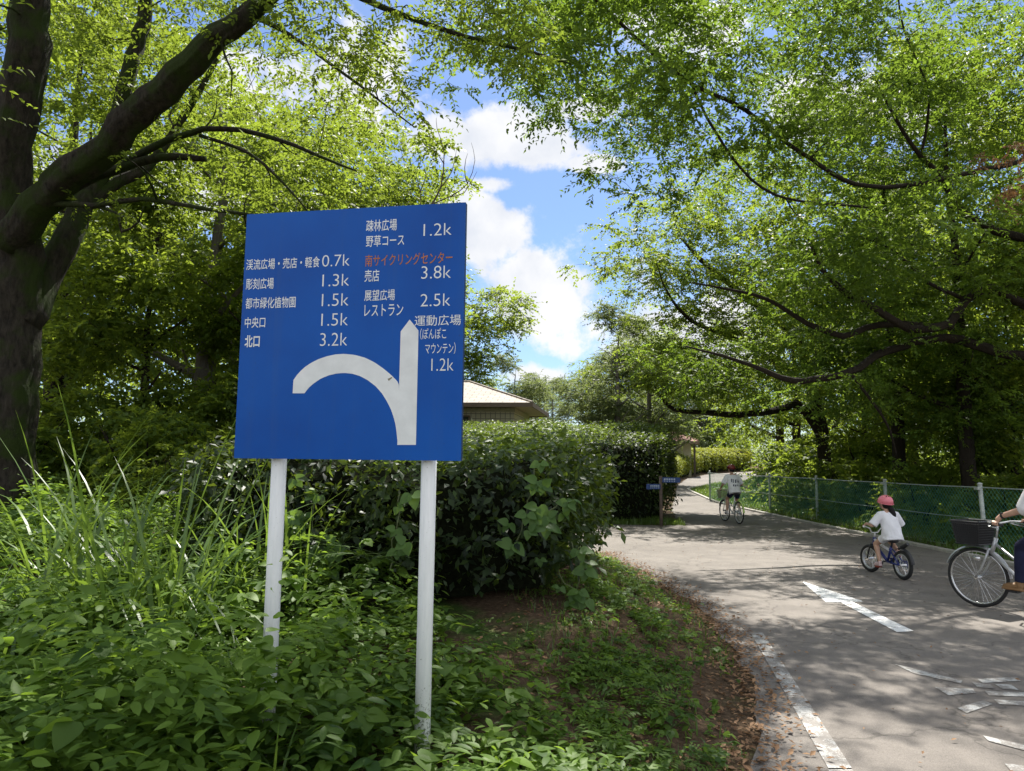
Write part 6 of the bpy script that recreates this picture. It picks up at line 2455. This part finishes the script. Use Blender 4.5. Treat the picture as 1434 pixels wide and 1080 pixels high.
# --- small child in the pink helmet
r1, f1 = gnd(1266, 814), gnd(1219, 801)
c1, a1 = heading(f1, r1)
a1 = R_(90 + 7)
kid_loc = (c1.x, c1.y, 0.008)
kids_bike('small blue and white child bicycle ridden by the child in the pink helmet', kid_loc, a1, 0.12)
pf, pr = pedals((-0.04, 0, 0.215), 0.10, R_(-55))
rider('small child in oversized white shirt and pink helmet with a black ponytail', kid_loc, a1, 1.13, (-0.16, 0, 0.61), (-0.09, 0, 0.905),
      ((0.15, 0.225, 0.70), (0.15, -0.225, 0.70)), ((pf[0], 0.11, pf[2] + 0.01), (pr[0], -0.11, pr[2] + 0.01)), 0.15,
      dict(vox=0.0062, hr=0.079, sw=1.0, shirt=[(-0.30, 0.225, 0.20), (-0.1, 0.215, 0.19), (0.3, 0.195, 0.165), (0.7, 0.19, 0.14), (0.95, 0.17, 0.11), (1.05, 0.085, 0.075)], shirt_mat=M['tee'],
           sleeve=0.95, cuff=0.092, pants=0.55, pants_mat=M['tee'], shoe_mat=M['shoe_pink'], helmet=M['pink'], rim_mat=M['pink'], ponytail=True))

# --- boy farther up the path
r2, f2 = gnd(1037, 736), gnd(1014, 729)
c2, a2 = heading(f2, r2)
a2 = R_(90 + 6)
boy_loc = (c2.x, c2.y, 0.008)
city_bike('pale bicycle with lime rear mudguard and wire basket under the boy', boy_loc, a2, 0.90, M['white_paint'], M['lime'], M['basket_grey'], False, 0.1)
pf, pr = pedals((-0.08, 0, 0.29), 0.165)
s9 = 0.90
PEDS = ((pf[0] * s9, 0.13 * s9, pf[2] * s9 + 0.01), (pr[0] * s9, -0.13 * s9, pr[2] * s9 + 0.01))
bo, bs, BJ = rider('boy in printed white shirt and dark red helmet riding near the bend', boy_loc, a2, 1.42, (-0.24, 0, 0.88), (-0.08, 0, 1.285),
              ((0.135, 0.259, 0.888), (0.135, -0.259, 0.888)), PEDS, 0.35,
              dict(vox=0.0075, hr=0.088, shirt=[(-0.2, 0.20, 0.17), (0.05, 0.195, 0.165), (0.4, 0.19, 0.15), (0.7, 0.195, 0.14), (0.93, 0.175, 0.11), (1.03, 0.09, 0.075)], shirt_mat=M['tee'],
                   sleeve=0.95, cuff=0.082, pants=0.62, pants_mat=M['navy'], shoe_mat=M['shoe_white'], helmet=M['dark_red']))
# dark print on the back of the shirt
dg = bpy.context.evaluated_depsgraph_get()
bvh = BVHTree.FromObject(bs, dg)
mb = MB()
for yy, zz_, ww, hh in [(0.10, 1.16, 0.022, 0.09), (0.06, 1.15, 0.022, 0.10), (0.0, 1.14, 0.03, 0.09), (-0.05, 1.15, 0.02, 0.08), (-0.09, 1.13, 0.03, 0.05),
                        (0.07, 1.03, 0.03, 0.05), (0.02, 1.025, 0.03, 0.05), (-0.03, 1.03, 0.02, 0.045), (-0.08, 1.02, 0.02, 0.03)]:
    V, ok = [], True
    n = 4
    for i in range(n + 1):
        for s in (-1, 1):
            y0, z0 = yy + s * ww / 2 - 0.015 * (i / n), zz_ - hh / 2 + hh * i / n
            hit = bvh.ray_cast(Vector((-1.5, y0, z0)), Vector((1, 0, 0)))
            if hit[0] is None:
                ok = False
                break
            V.append(tuple(hit[0] + Vector((-0.004, 0, 0))))
        if not ok:
            break
    if ok:
        mb.add(V, [(2 * i, 2 * i + 1, 2 * i + 3, 2 * i + 2) for i in range(n)])
if mb.n:
    mb.build('shirt_print', M['navy'], bs)
